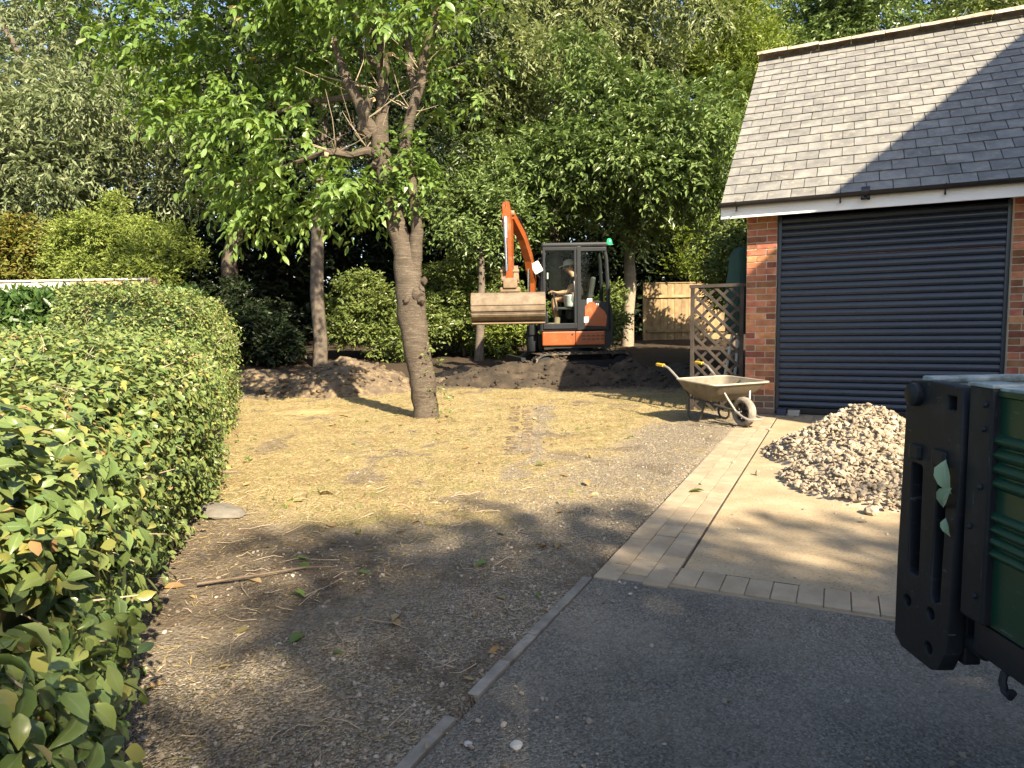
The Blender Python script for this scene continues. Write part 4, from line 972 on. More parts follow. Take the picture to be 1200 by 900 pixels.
for k, (a, dy) in enumerate((((404, 62), -.1), ((391, 186), -.2), ((446, 126), -.15), ((467, 77), -.1))):   # sawn ends
    m = MB(); c = cpx(a[0]+2, a[1]+1, dy); ax = V3((-.25 if k != 1 else -1, -.35, .9 if k != 1 else .1)).normalized()
    m.tube([c-ax*.03, c+ax*.012], .037 if k != 1 else .05, 10); m.build('sawn_end', M['cutwood'], cherry)
m = MB(); rr = R(77)                                             # knots on the trunk, thin shoots
for (px, py, rad_, dy) in ((492, 345, .075, -.12), (497, 352, .05, -.13), (480, 352, .04, -.16), (496, 340, .05, -.10), (452, 186, .08, -.06), (448, 200, .05, -.08), (501, 330, .04, -.06)):
    m = MB(); c = cpx(px, py, dy); q = MB().lathe([(rad_*.3, -rad_), (rad_*.85, -rad_*.5), (rad_, 0), (rad_*.8, rad_*.6), (rad_*.3, rad_*.95)], 9)
    m.add([V3(v)*1+c+V3(rr.normal(0, .007, 3)) for v in q.v], q.f, True); m.build('burr', M['cherry_bark'], cherry)
m = MB()
for k in range(40):
    i = k % 7; b = [cpx(440, 180), cpx(405, 186, -.15), cpx(425, 120, -.08), cpx(492, 140, -.1), cpx(505, 100, -.12), cpx(460, 120), cpx(440, 150, -.08)][i]
    e = b+V3((rr.normal(-.12, .35), rr.normal(-.15, .25), abs(rr.normal(.15, .28)))); mm = b.lerp(e, .5)+V3(rr.normal(0, .05, 3)); m.tube([b, mm, e], [.007, .0045, .002], 4, False)
o = m.build('shoots', M['dead_twig'], cherry); o['kind'] = 'stuff'
# leaves
def cl(px, py, dy, rx, ry, rz): c = cpx(px, py, dy); return (c.x, c.y, c.z, rx, ry, rz)
lm = [cl(330, 60, .3, 1.0, .8, .45), cl(260, 90, .4, .8, .7, .35), cl(230, 55, .5, .7, .6, .35), cl(290, 130, .2, .8, .6, .30), cl(350, 120, .1, .7, .6, .35), cl(255, 165, .2, .6, .5, .25), cl(320, 190, .1, .8, .6, .25), cl(270, 215, .2, .55, .5, .2),
      cl(370, 215, .0, .7, .6, .25), cl(400, 245, .2, .5, .5, .2), cl(430, 232, .1, .4, .4, .25), cl(380, 160, .2, .6, .5, .3), cl(200, 20, .6, .7, .6, .4), cl(300, 10, .4, .9, .8, .5), cl(400, 20, .2, .9, .8, .5), cl(450, 10, .5, .7, .7, .5), cl(380, 70, .6, .8, .6, .5), cl(420, 110, .7, .6, .4, .5),
      cl(500, 15, .4, .6, .6, .4), cl(560, 10, .3, .6, .6, .3), cl(600, 0, .4, .5, .5, .25), cl(540, 70, .8, .6, .5, .5), cl(535, 130, .8, .5, .4, .4), cl(500, 215, .0, .18, .2, .25), cl(488, 228, -.12, .14, .12, .2), cl(350, 265, .35, .6, .5, .2), cl(300, 240, .4, .6, .5, .2),
      cl(180, 75, .5, .5, .5, .2), cl(215, 120, .4, .5, .5, .2), cl(340, -60, .5, 1.3, 1.1, .6), cl(470, -80, .6, 1.4, 1.2, .6), cl(220, -60, .7, 1.0, .9, .5), cl(320, -150, .5, 1.4, 1.3, .6), cl(460, -170, .6, 1.5, 1.3, .6), cl(390, -220, .5, 1.2, 1.2, .5), cl(440, 60, .9, .6, .4, .6), cl(440, 15, -.55, .55, .4, .3), cl(505, 25, -.45, .5, .4, .3), cl(385, 45, -.45, .5, .4, .3), cl(545, 40, -.3, .4, .35, .3), cl(465, -20, -.6, .7, .5, .4), cl(455, 30, -.35, .2, .2, .15), cl(410, 225, -.25, .3, .25, .12), cl(330, 150, -.3, .5, .4, .25)]
lmc = subclumps(R(79), lm, 4, .40)+[l for l in lm if l[3] < .35]
P, U, _ = lump_roots(R(80), lmc, 2250, .9)
D = U+R(81).normal(0, .4, U.shape); D[:, 0] -= .45; D[:, 2] = D[:, 2]*.35-.02
b, d, n = sprays(R(82), P, D, .30, 9, .5, .7, .3, .9)
rl = R(83); L = rl.uniform(.08, .145, len(b)); keep = (b[:, 2]+CB.z < 8.2); b, d, n, L = b[keep], d[keep], n[keep], L[keep]
d[:, 2] -= .25; d = nrm(d)
bw = b+np.array(CB); inview = (np.abs(bw[:, 0]) < .75*bw[:, 1]) & (bw[:, 2] < 1.18+.47*bw[:, 1])
order = np.argsort(np.where(inview, np.linalg.norm(bw-CAM, axis=1)-6*(L-.1), 99)); big = order[:300]; rest_ = np.ones(len(b), bool); rest_[big] = False
leaves('crown', b[rest_], d[rest_], n[rest_], L[rest_], L[rest_]*.45, M['cherry_leaf'], T7, cherry, 'stuff', 84)
LV = []
for k in range(6):
    r = np.random.default_rng(k+15); v = tv.copy(); v[:, 1] *= r.uniform(.42, .52); v[:, 2] *= r.uniform(.4, 2.0)
    LV.append(fast_mesh('leaf', v, tf, M['cherry_leaf'], {'rnd': ('FACE', np.full(len(tf), r.random())), 'vein': ('POINT', vein)}, True))
leaf_objects(big, b, d, n, L, cherry, LV)
for k, (px, py, dy) in enumerate(((293, 40, -.35), (310, 82, -.3), (290, 28, -.3))):     # a few turned leaves
    o = link('withered_leaf', LV[k], cherry); c = cpx(px, py, dy); o.matrix_local = Matrix.Translation(c) @ Matrix.Rotation(2.2+k, 4, 'X') @ Matrix.Diagonal((.12, .12, .12, 1))
    o.data = LV[k].copy(); o.data.materials.clear(); o.data.materials.append(M['hedge_dry'])
foliage('suckers', [cl(492, 215, -.1, .14, .14, .28), cl(486, 185, -.1, .12, .12, .2), cl(470, 232, -.14, .1, .06, .12)], 120, 6, .085, .05, M['cherry_leaf'], cherry, 88, .22, .5, facing=False)
# ivy and suckers at the foot
foliage('suckers', [(.20, -.12, .25, .05, .08, .35), (.16, -.16, .7, .04, .05, .3)], 26, 4, .045, .03, M['shrub_leaf'], cherry, 87, .1, facing=False)

# ------------------------------------------------------------------ heaps of earth
def heap(name, label, c, rx, ry, h, mat, seed, rot=0, power=1.3, rough=.30, clods=60, res=64, parts=None):
    r = np.random.default_rng(seed); g_ = np.linspace(-1.25, 1.25, res); A, B = np.meshgrid(g_, g_); a, b = A.ravel(), B.ravel()
    q = np.sqrt(a*a+b*b)*(1+.35*(fbm(a*1.6+seed, b*1.6, seed)-.5)*2)
    z = h*np.clip(1-q, 0, 1)**power*1.0
    zz = z*(1+rough*(fbm(a*3+seed, b*3, seed+3)-.5)*2)+h*rough*.55*(fbm(a*9, b*9, seed+5)-.5)*np.clip(1.15-q, 0, 1)
    zz = np.where(q > 1.12, -.06, zz)
    cr, sr = math.cos(rot), math.sin(rot); xw = a*rx*cr-b*ry*sr; yw = a*rx*sr+b*ry*cr
    gzv = ground_z(xw+c[0], yw+c[1])
    v = np.stack([xw, yw, gzv+zz-.012], 1)
    ii = (np.arange(res-1)[:, None]*res+np.arange(res-1)[None, :]).ravel()
    o = link(name, fast_mesh(name, v, np.stack([ii, ii+1, ii+res+1, ii+res], 1), mat, None, True), None, (c[0], c[1], 0))
    tag(o, label, 'earth heap')
    if clods:
        k = r.choice(np.where(q < 1.1)[0], clods); s = r.uniform(.018, .075, clods)*r.random(clods)**.5*(.6+h); p = v[k].copy(); p[:, 2] += s*.3
        stones('clods', p, s, mat, seed, o)
    return o
heap('earth_heap', 'sunlit earth heap beside the slim tree trunk, left of the cherry', (-2.75, 11.7), 1.35, .95, .62, M['earth'], 3, .1, 1.0, .3, 260)
heap('earth_heap', 'low crumbly earth heap just right of the cherry trunk', (-.95, 13.0), .75, .6, .22, M['earth'], 5, 0, 1.0, .4, 80)
heap('earth_heap', 'long shaded soil bank in front of the digger', (.35, 12.05), 1.85, .75, .40, M['earth_shade_dark'], 7, .04, .75, .6, 320)  # the bank's shade is put into its soil colour
heap('earth_heap', 'shaded soil heap at the right end of the digger tracks', (2.05, 11.95), .95, .6, .36, M['earth_shade_dark'], 9, -.2, .9, .5, 200)
heap('earth_heap', 'flat dark soil spread behind the wheelbarrow', (3.2, 12.6), 1.1, 1.3, .22, M['earth_shade_dark'], 13, .3, 1.0, .5, 120)
heap('sand_patch', 'flat orange sandy patch in front of the sunlit earth heap', (-2.75, 8.95), .55, .26, .035, pmat('sandy_soil', [(.30, .185, .085), (.40, .26, .125)], .95, bump=.4), 17, -.1, .5, .2, 0)
heap('earth_heap', 'shaded earth ridge left of the sunlit heap', (-4.6, 12.5), .95, .8, .30, M['earth'], 15, 0, 1.0, .4, 80)
# rubble heap on the concrete pad
rub = empty('rubble_heap', (2.75, 5.05, 0), 0, 'heap of pale broken rubble on the concrete pad before the shutter', 'rubble heap')
r = R(90)
def rub_h(a, b):
    h1 = .47*np.clip(1-np.sqrt((a-.13)**2+((b-.42)*.95)**2)/.80, 0, 1)**.9
    h2 = .25*np.clip(1-np.sqrt((a+.24)**2+((b+.45)*.85)**2)/.64, 0, 1)**.8
    h3 = .34*np.clip(1-np.sqrt((a-.95)**2+(b+.1)**2)/.9, 0, 1)
    return np.maximum(np.maximum(h1, h2), h3)+(.11*(fbm(a*4+9, b*4, 93)-.5)+.05*(fbm(a*11+9, b*11, 95)-.5))*np.clip((h1+h2+h3)*8, 0, 1)
gg = np.linspace(-1.5, 1.9, 90); A, B = np.meshgrid(gg, gg); a, b = A.ravel(), B.ravel(); z = rub_h(a, b)-.02
ii = (np.arange(89)[:, None]*90+np.arange(89)[None, :]).ravel()
link('mound', fast_mesh('mound', np.stack([a, b, z], 1), np.stack([ii, ii+1, ii+91, ii+90], 1), M['stone'], None, True), rub)
N = 17000; a = r.uniform(-1.4, 1.8, N); b = r.uniform(-1.4, 1.4, N); h = rub_h(a, b); k = h > .015+.05*r.random(N)*r.random(N); a, b, h = a[k], b[k], h[k]
s = .008+.019*r.random(len(a))**2
fine_lobe = (b < -.35) & (a > -.2); s = np.where(fine_lobe, s*.62, s)
stones('rubble', np.stack([a, b, h+s*.25], 1), s, M['stone'], 91, rub)
bm = bmesh.new(); SM = []
for k in range(8):
    bm = bmesh.new(); bmesh.ops.create_icosphere(bm, subdivisions=1, radius=1); q = np.random.default_rng(k+3); sx = q.uniform([.8, .55, .45], [1.3, 1.0, .8])
    for v in bm.verts: v.co = V3([v.co[i]*sx[i]*q.uniform(.72, 1.2) for i in range(3)])
    me = bpy.data.meshes.new('stone'); bm.to_mesh(me); bm.free(); me.materials.append(M['stone']); SM.append(me)
a = r.uniform(-1.15, 1.2, 2500); b = r.uniform(-1.1, .9, 2500); h = rub_h(a, b); k = np.where((h > .07) & ~((b < -.35) & (a > -.05)))[0][:285]
for i in k:
    s = r.uniform(.017, .034); o = link('stone', SM[r.integers(8)], rub, (a[i], b[i], h[i]+s*.35), tuple(r.uniform(-1, 6, 3))); o.scale = (s, s, s)
for (px, py, s) in ((-.62, -.55, .04), (-.3, -1.14, .055), (.0, -1.15, .04), (-.95, -.1, .03), (-1.0, .3, .03), (.15, -1.35, .035)):
    o = link('stone', SM[r.integers(8)], rub, (px, py, s*.4), tuple(r.uniform(-1, 6, 3))); o.scale = (s, s, s)

# ------------------------------------------------------------------ trellis, wrapped parasol behind it
TW, TH_ = .60, 1.53
tre = empty('trellis', G(-.035, .05, 0), GA, 'weathered diamond lattice trellis between the brick pier and the garden', 'trellis')
def clip_diag(c, sgn):
    pts = []
    for u in (0, TW):
        v = (u-c)*sgn
        if 0 <= v <= TH_: pts.append((u, v))
    for v in (0, TH_):
        u = c+v*sgn
        if 0 < u < TW: pts.append((u, v))
    return pts if len(pts) == 2 else None
rtz = random.Random(8)
for sgn, yy in ((1, .0), (-1, .012)):
    k = -2.2
    while k < 2.4:
        p = clip_diag(k, sgn); k += .168
        if not p: continue
        a, b = p; L = math.hypot(a[0]-b[0], a[1]-b[1])
        if L < .05: continue
        m = MB(); m.box((0, 0, 0), (L, .010, .034), bev=.002)
        m.build('lath', M['old_wood'], tre, (-(a[0]+b[0])/2, yy+rtz.uniform(-.001, .001), (a[1]+b[1])/2), (0, math.atan2(b[1]-a[1], b[0]-a[0]) if True else 0, 0))
for xx in (-.015, -TW+.0):
    m = MB(); m.box((xx, .006, TH_/2), (.045, .045, TH_), bev=.003); m.build('upright', M['old_wood'], tre)
for zz in (TH_+.012,):
    m = MB(); m.box((-TW/2, .006, zz), (TW+.07, .05, .04), bev=.003); m.build('top_rail', M['old_wood'], tre)
par = empty('wrapped_parasol', G(-.17, .50, 0), 0, 'folded parasol in dark green canvas leaning against the garage behind the trellis', 'parasol')
m = MB(); Z = [.95, 1.12, 1.35, 1.6, 1.8, 1.93, 2.0, 2.03]; Rr = [.13, .155, .16, .15, .135, .12, .09, .03]; vs = []; NS = 26
rr = R(5)
for z, q in zip(Z, Rr):
    for k in range(NS):
        a = 2*math.pi*k/NS; f_ = q*(1+.13*math.sin(5*a+z*3)+.05*math.sin(11*a+z*7)); vs.append((f_*math.cos(a)+.06*(z-1), f_*math.sin(a), z+.01*math.sin(3*a)))
fs = [(i*NS+k, i*NS+(k+1) % NS, (i+1)*NS+(k+1) % NS, (i+1)*NS+k) for i in range(len(Z)-1) for k in range(NS)]+[tuple((len(Z)-1)*NS+k for k in range(NS))]
m.add(vs, fs, True); m.build('canvas_cover', M['parasol'], par)
for xa, xb in ((-.20, .00), (-.04, .05)):
    m = MB(); m.tube([(xa-.02, -.05, 0), (xb, -.02, 1.3)], .019, 8); m.build('pole', M['polepale'], par)

# ------------------------------------------------------------------ wheelbarrow
bw_ = empty('wheelbarrow', (2.30, 7.5, gz(2.2, 7.6)+.006), math.atan2(-.872, .49)-.10, 'dusty metal wheelbarrow with yellow grips standing at the edge of the paving', 'wheelbarrow')
rim = [(-.33, -.37, .475), (.36, -.39, .455), (.36, .39, .455), (-.33, .37, .475)]; bot = [(-.22, -.20, .27), (.12, -.20, .25), (.12, .20, .25), (-.22, .20, .27)]
def rring(q, rr_, n=5):
    """rounded corners for a ring of four points"""
    out = []
    for i in range(4):
        p, a, b = V3(q[i]), V3(q[i-1]), V3(q[(i+1) % 4]); da = (a-p).normalized()*rr_; db = (b-p).normalized()*rr_
        for k in range(n):
            t_ = k/(n-1); out.append((p+da)*(1-t_)**2+p*2*t_*(1-t_)+(p+db)*t_*t_)
    return out
m = MB(); r0_, r1_ = rring(rim, .09), rring(bot, .07); n = len(r0_)
mid_ = [a.lerp(b, .5)+(a.lerp(b, .5)-V3((-.02, 0, .38)))*V3((1, 1, 0)).length*0 for a, b in zip(r0_, r1_)]
mid_ = [V3((a.x*.52+b.x*.48+.02*(1 if a.x > 0 else -1), a.y*.52+b.y*.48+.02*(1 if a.y > 0 else -1), (a.z+b.z)/2)) for a, b in zip(r0_, r1_)]
inn = lambda L_, d_: [V3((p.x*(1-d_), p.y*(1-d_), p.z+.004)) for p in L_]
rings = [r1_, mid_, r0_, inn(r0_, .015), inn(mid_, .02), [p+V3((0, 0, .006)) for p in r1_]]
vs = [p for q in rings for p in q]
fs = [(i*n+k, i*n+(k+1) % n, (i+1)*n+(k+1) % n, (i+1)*n+k) for i in range(5) for k in range(n)]+[tuple(range(n))[::-1], tuple(5*n+k for k in range(n))]
m.add(vs, fs, True); tray = m.build('tray', M['barrow'], bw_)
m = MB(); m.tube(r0_+[r0_[0]], .0095, 8, False); m.build('rim', M['barrow_rim'], tray)
m = MB(); m.tube(rring([(-.20, -.17, .305), (.08, -.17, .285), (.08, .17, .285), (-.2, .17, .305)], .05), .001, 3, False)
for y_ in (-1, 1):
    m = MB(); m.tube([(-.76, .285*y_, .612), (-.62, .283*y_, .60), (-.55, .28*y_, .575), (-.36, .265*y_, .45), (-.24, .225*y_, .262), (-.02, .17*y_, .235), (.22, .10*y_, .185), (.36, .075*y_, .165)], .0125, 8); m.build('handle_tube', M['tubedark'] if True else None, bw_)
    m = MB(); m.tube([(-.63, .2835*y_, .602), (-.56, .2805*y_, .581), (-.38, .267*y_, .462)], .0133, 8); m.build('worn_tube', M['tubepale'], bw_)
    m = MB(); m.tube([(-.785, .2855*y_, .612), (-.77, .285*y_, .612), (-.66, .284*y_, .606), (-.645, .284*y_, .605)], [.014, .0195, .0185, .021], 10); m.build('grip', M['grip'], bw_)
    m = MB(); m.tube([(-.27, .215*y_, .265), (-.275, .215*y_, .06), (-.25, .215*y_, .018), (-.20, .212*y_, .010), (-.13, .205*y_, .012), (-.09, .20*y_, .04), (-.03, .18*y_, .24)], .0125, 8); m.build('leg', M['tubedark'], bw_)
    m = MB(); m.tube([(.24, .20*y_, .43), (.29, .15*y_, .30), (.345, .085*y_, .165)], .011, 8); m.build('brace', M['tubepale'], bw_)
    m = MB(); m.tube([(-.22, .21*y_, .272), (-.1, .255*y_, .36), (-.02, .31*y_, .45)], .010, 7); m.build('tray_strut', M['tubedark'], bw_)
m = MB(); m.tube([(.345, -.085, .165), (.45, -.09, .12), (.53, -.085, .10), (.565, -.05, .10), (.57, .05, .10), (.54, .085, .10), (.45, .09, .12), (.345, .085, .165)], .0125, 8); m.build('nose_loop', M['tubepale'], bw_)
wh = empty('wheel', (.37, 0, .158), 0, parent=bw_)
Wm = Matrix.Rotation(math.pi/2, 4, 'X')
prof = [(.105, -.035), (.125, -.042), (.148, -.032), (.157, -.012), (.157, .012), (.148, .032), (.125, .042), (.105, .035), (.10, .0), (.105, -.035)]
m = MB(); vs = []; n = 36
for (q, z) in prof:
    for k in range(n):
        a = 2*math.pi*k/n; q2 = q*(1.018 if (q > .15 and k % 2) else 1); vs.append((q2*math.cos(a), q2*math.sin(a), z))
m.add(vs, [(i*n+k, i*n+(k+1) % n, (i+1)*n+(k+1) % n, (i+1)*n+k) for i in range(len(prof)-1) for k in range(n)], True, Wm); m.build('tyre', pmat('dusty_tyre', [(.10, .09, .075), (.22, .195, .16), (.32, .285, .23)], .9, ns=12, bump=.3), wh)
m = MB(); m.lathe([(.022, -.055), (.026, -.04), (.026, .04), (.022, .055)], 12, Wm)
for k in range(8):
    a = k*math.pi/4; m.box((.065, 0, 0), (.09, .022, .03), M=Wm @ Matrix.Rotation(a, 4, 'Z'))
m.tube([Wm @ V3((.106*math.cos(2*math.pi*k/24), .106*math.sin(2*math.pi*k/24), 0)) for k in range(25)], .012, 6, False)
m.build('spoked_rim', M['black_plastic'], wh)
m = MB(); m.tube([(.37, -.09, .158), (.37, .09, .158)], .009, 8); m.build('axle', M['steel'], bw_)

# ------------------------------------------------------------------ mini digger
dg = empty('mini_digger', (1.2, 13.0, float(rise(np.array(13.0)))+.01), math.pi, 'orange and dark grey mini digger with its wide bucket raised, operator inside', 'mini digger')
def D(name, m, mat, parent=dg): return m.build(name, M[mat], parent)
# tracks
UC = Matrix.Rotation(math.radians(12), 4, 'Z')
for y_ in (-.52, .52):
    tr_ = empty('track', (0, 0, 0), 0, parent=dg)
    hl, rr_ = .72, .215; path = []
    for k in range(13): a = -math.pi/2+math.pi*k/12; path.append((hl+rr_*math.cos(a), rr_+.01+rr_*math.sin(a)))
    for k in range(13): a = math.pi/2+math.pi*k/12; path.append((-hl+rr_*math.cos(a), rr_+.01+rr_*math.sin(a)))
    inner = [(x_*.975, rr_+.01+(z_-rr_-.01)*.86) for x_, z_ in path]; n = len(path); m = MB()
    vs = [(p[0], y_-.14, p[1]) for p in path]+[(p[0], y_+.14, p[1]) for p in path]+[(p[0], y_-.14, p[1]) for p in inner]+[(p[0], y_+.14, p[1]) for p in inner]
    fs = []
    for k in range(n):
        j = (k+1) % n; fs += [(k, j, n+j, n+k), (2*n+j, 2*n+k, 3*n+k, 3*n+j), (j, k, 2*n+k, 2*n+j), (n+k, n+j, 3*n+j, 3*n+k)]
    m.add(vs, fs, False, UC); m.build('rubber_belt', M['rubber'], tr_)
    m = MB(); tot = 40
    for k in range(tot):
        s_ = k/tot*(4*hl+2*math.pi*rr_); L1 = 2*hl; La = math.pi*rr_
        if s_ < L1: p = (-hl+s_, .003, 0)
        elif s_ < L1+La: a = -math.pi/2+(s_-L1)/rr_; p = (hl+(rr_+.008)*math.cos(a), rr_+.01+(rr_+.008)*math.sin(a), math.pi/2+a)
        elif s_ < 2*L1+La: p = (hl-(s_-L1-La), 2*rr_+.018, 0)
        else: a = math.pi/2+(s_-2*L1-La)/rr_; p = (-hl+(rr_+.008)*math.cos(a), rr_+.01+(rr_+.008)*math.sin(a), math.pi/2+a)
        m.box((0, 0, 0), (.035, .28, .022), M=UC @ Matrix.Translation((p[0], y_, p[1])) @ Matrix.Rotation(-p[2], 4, 'Y'))
    o = m.build('tread_bars', M['rubber'], tr_)
    m = MB(); m.box((0, y_, .22), (1.3, .16, .16), M=UC, bev=.02)
    for x_ in (-.72, .72): m.lathe([(.05, -.10), (.17, -.09), (.17, .09), (.05, .10)], 16, UC @ Matrix.Translation((x_, y_, .225)) @ Wm)
    for x_ in (-.4, -.13, .13, .4): m.lathe([(.03, -.09), (.07, -.08), (.07, .08), (.03, .09)], 12, UC @ Matrix.Translation((x_, y_, .11)) @ Wm)
    m.build('track_frame', M['cab'], tr_)
m = MB(); m.box((0, 0, .34), (.8, .8, .18), M=UC, bev=.03); m.lathe([(.36, .40), (.38, .42), (.38, .52), (.34, .56)], 24); D('slew_base', m, 'cab')
m = MB(); m.prism([(1.12, .04), (1.20, .04), (1.17, .2), (1.20, .38), (1.12, .38), (1.10, .2)], -.68, .68, UC); m.tube([UC @ V3((.4, .3, .3)), UC @ V3((1.12, .3, .2))], .05, 8); m.tube([UC @ V3((.4, -.3, .3)), UC @ V3((1.12, -.3, .2))], .05, 8); D('dozer_blade', m, 'cab')
# upper body
m = MB(); m.box((.33, .0, .70), (.60, 1.0, .255), bev=.02); m.box((-.245, .0, .70), (.545, 1.0, .255), bev=.02); D('side_skirt', m, 'orange')
m = MB()
for k in range(2):
    for j in range(5): m.box((-.13-.085*j, .502, .74-.06*k), (.065, .006, .022))
D('vent_slots', m, 'black_plastic'); m = MB(); m.lathe([(.018, -.004), (.018, .004)], 12, Matrix.Translation((.08, .503, .77)) @ Wm); D('lock', m, 'black_plastic')
m = MB(); m.prism([(-.50, .50), (-.60, .52), (-.66, .62), (-.67, 1.0), (-.64, 1.30), (-.50, 1.33), (-.49, .90)], -.5, .47)
m.box((-.30, -.25, 1.05), (.55, .5, .45), bev=.06); m.box((.0, 0, .55), (1.2, .9, .06)); D('counterweight', m, 'cab')
# cab
Y0, Y1 = -.42, .49
cabm = empty('cab', (0, 0, 0), 0, parent=dg)
def both(fn, name, mat, par=cabm):
    m = MB()
    for y_ in (Y0, Y1): fn(m, y_)
    return m.build(name, M[mat], par)
both(lambda m, y: m.tube([(.64, y-.02*(1 if y > 0 else -1), .84), (.645, y-.02*(1 if y > 0 else -1), 1.3), (.60, y-.03*(1 if y > 0 else -1), 2.1), (.54, y-.05*(1 if y > 0 else -1), 2.36)], .034, 8), 'front_pillar', 'cab')
both(lambda m, y: m.box((-.045, y, 1.60), (.075, .05, 1.52), bev=.012), 'middle_pillar', 'cab')
both(lambda m, y: m.tube([(-.575, y, .84), (-.575, y, 1.6), (-.545, y-.02*(1 if y > 0 else -1), 2.15), (-.50, y-.04*(1 if y > 0 else -1), 2.36)], .036, 8), 'rear_pillar', 'cab')
m = MB(); m.box((.03, (Y0+Y1)/2, 2.385), (1.20, .93, .085), bev=.035); m.box((.03, (Y0+Y1)/2, 2.425), (.95, .7, .03), bev=.012); m.build('roof', M['cab'], cabm)
m = MB(); m.box((.03, (Y0+Y1)/2, .865), (1.22, .90, .05), bev=.012); m.build('floor', M['cab'], cabm)
m = MB(); m.box((.30, Y1, .925), (.62, .045, .10), bev=.01); m.box((.30, Y1, 2.315), (.62, .045, .06), bev=.01); m.box((.585, Y1+.002, 1.6), (.05, .04, 1.40), bev=.01); m.box((.02, Y1+.004, 1.62), (.045, .04, 1.45), bev=.01)
door = m.build('door', M['cab'], cabm)
m = MB(); m.prism([(.565, .97), (.035, .97), (.035, 2.30), (.53, 2.30), (.565, 1.9)], Y1-.006, Y1-.001); m.build('pane', M['glass'], door)
m = MB(); m.tube([(.045, Y1+.035, 1.40), (.045, Y1+.055, 1.45), (.045, Y1+.055, 1.68), (.045, Y1+.035, 1.73)], .011, 7); m.build('handle', M['black_plastic'], door)
m = MB(); m.box((-.31, Y1, 2.30), (.47, .045, .07), bev=.01); rl_ = m.build('window_rail', M['cab'], cabm); m = MB(); m.prism([(-.08, .86), (-.57, .86), (-.58, 1.36), (-.50, 1.36), (-.12, 1.40), (-.08, 1.40)], Y1-.02, Y1+.02)
side = m.build('rear_side_panel', M['cab'], cabm)
m = MB(); m.prism([(-.085, 1.40), (-.50, 1.37), (-.53, 1.5), (-.51, 2.26), (-.085, 2.27)], Y1-.006, Y1-.001); m.build('pane', M['glass'], side)
m = MB(); m.prism([(-.15, .93), (-.53, .91), (-.55, 1.10), (-.50, 1.19), (-.30, 1.36), (-.22, 1.36), (-.15, 1.27)], Y1+.0205, Y1+.027); m.build('orange_panel', M['orange'], side)
m = MB(); m.box((-.175, Y1+.0285, 1.035), (.085, .003, .105)); m.build('blue_sticker', M['stickerblue'], side)
m = MB(); m.box((-.235, Y1+.0225, 1.585-.22), (.09, .003, .10)); m.build('white_sticker', M['sticker'], side)
m = MB()
for k, dx in enumerate((-.365, -.395)): m.box((dx, Y1+.0225, 1.30-.005*k), (.013, .003, .055))
m.build('white_mark', M['sticker'], side)
m = MB(); m.prism([(.60, .98), (.625, .98), (.61, 1.9), (.57, 2.3), (.545, 2.3), (.585, 1.9)], Y0+.04, Y1-.05); m.build('front_pane', M['glass'], cabm)
m = MB(); m.prism([(.56, .95), (-.5, .95), (-.5, 1.3), (-.5, 2.28), (.52, 2.28)], Y0+.01, Y0+.014); m.build('far_pane', M['glass'], cabm)
m = MB(); m.prism([(.62, .86), (-.57, .86), (-.57, 1.28), (.62, 1.05)], Y0-.01, Y0+.02); m.box((-.57, (Y0+Y1)/2, 1.1), (.03, .86, .5)); m.build('lower_wall', M['cab'], cabm)
m = MB(); m.lathe([(.055, 0), (.058, .03), (.054, .07), (.035, .11), (.01, .12)], 16, Matrix.Translation((-.625, .30, 2.39))); b_ = D('beacon', m, 'beacon')
m = MB(); m.tube([(-.52, .30, 2.36), (-.60, .30, 2.355), (-.625, .30, 2.39)], .014, 6); m.lathe([(.06, 0), (.06, .015)], 14, Matrix.Translation((-.625, .30, 2.378))); D('beacon_bracket', m, 'black_plastic')
m = MB(); m.box((0, 0, 0), (.17, .07, .21), bev=.03, M=Matrix.Translation((.72, .58, 1.98)) @ Matrix.Rotation(.5, 4, 'Y')); D('mirror', m, 'mirror')
m = MB(); m.tube([(.63, Y1-.02, 2.15), (.68, .54, 2.15), (.71, .57, 2.05)], .011, 6); m.tube([(.66, .5, 1.80), (.70, .56, 1.84), (.71, .57, 1.92)], .011, 6); D('mirror_arm', m, 'black_plastic')
m = MB(); m.box((.60, .40, 2.27), (.05, .10, .06), bev=.012); D('work_lamp', m, 'steel')
# seat and levers
m = MB(); m.box((-.06, .05, 1.16), (.42, .44, .24), bev=.04); m.box((-.08, .05, 1.30), (.44, .44, .10), bev=.04); st = m.build('seat', M['vinyl'], cabm)
m = MB(); m.box((0, 0, 0), (.10, .42, .50), bev=.04, M=Matrix.Translation((-.30, .05, 1.58)) @ Matrix.Rotation(-.18, 4, 'Y')); m.build('backrest', M['vinyl'], st)
for y_ in (-.24, .34):
    m = MB(); m.box((.18, y_, 1.25), (.44, .13, .045), bev=.012); m.box((.0, y_, 1.08), (.10, .11, .34), bev=.02); m.tube([(.36, y_, 1.26), (.40, y_, 1.46), (.41, y_, 1.54)], [.022, .014, .022], 8); m.build('console', M['vinyl'], cabm)
m = MB(); m.box((.53, .05, 1.05), (.06, .3, .3), bev=.02); m.tube([(.50, .1, 1.2), (.46, .1, 1.35)], .01, 6); m.build('pedal_box', M['black_plastic'], cabm)
m = MB(); m.box((.50, .02, 1.86), (.03, .2, .12), bev=.01); m.build('monitor', M['mirror'], cabm)
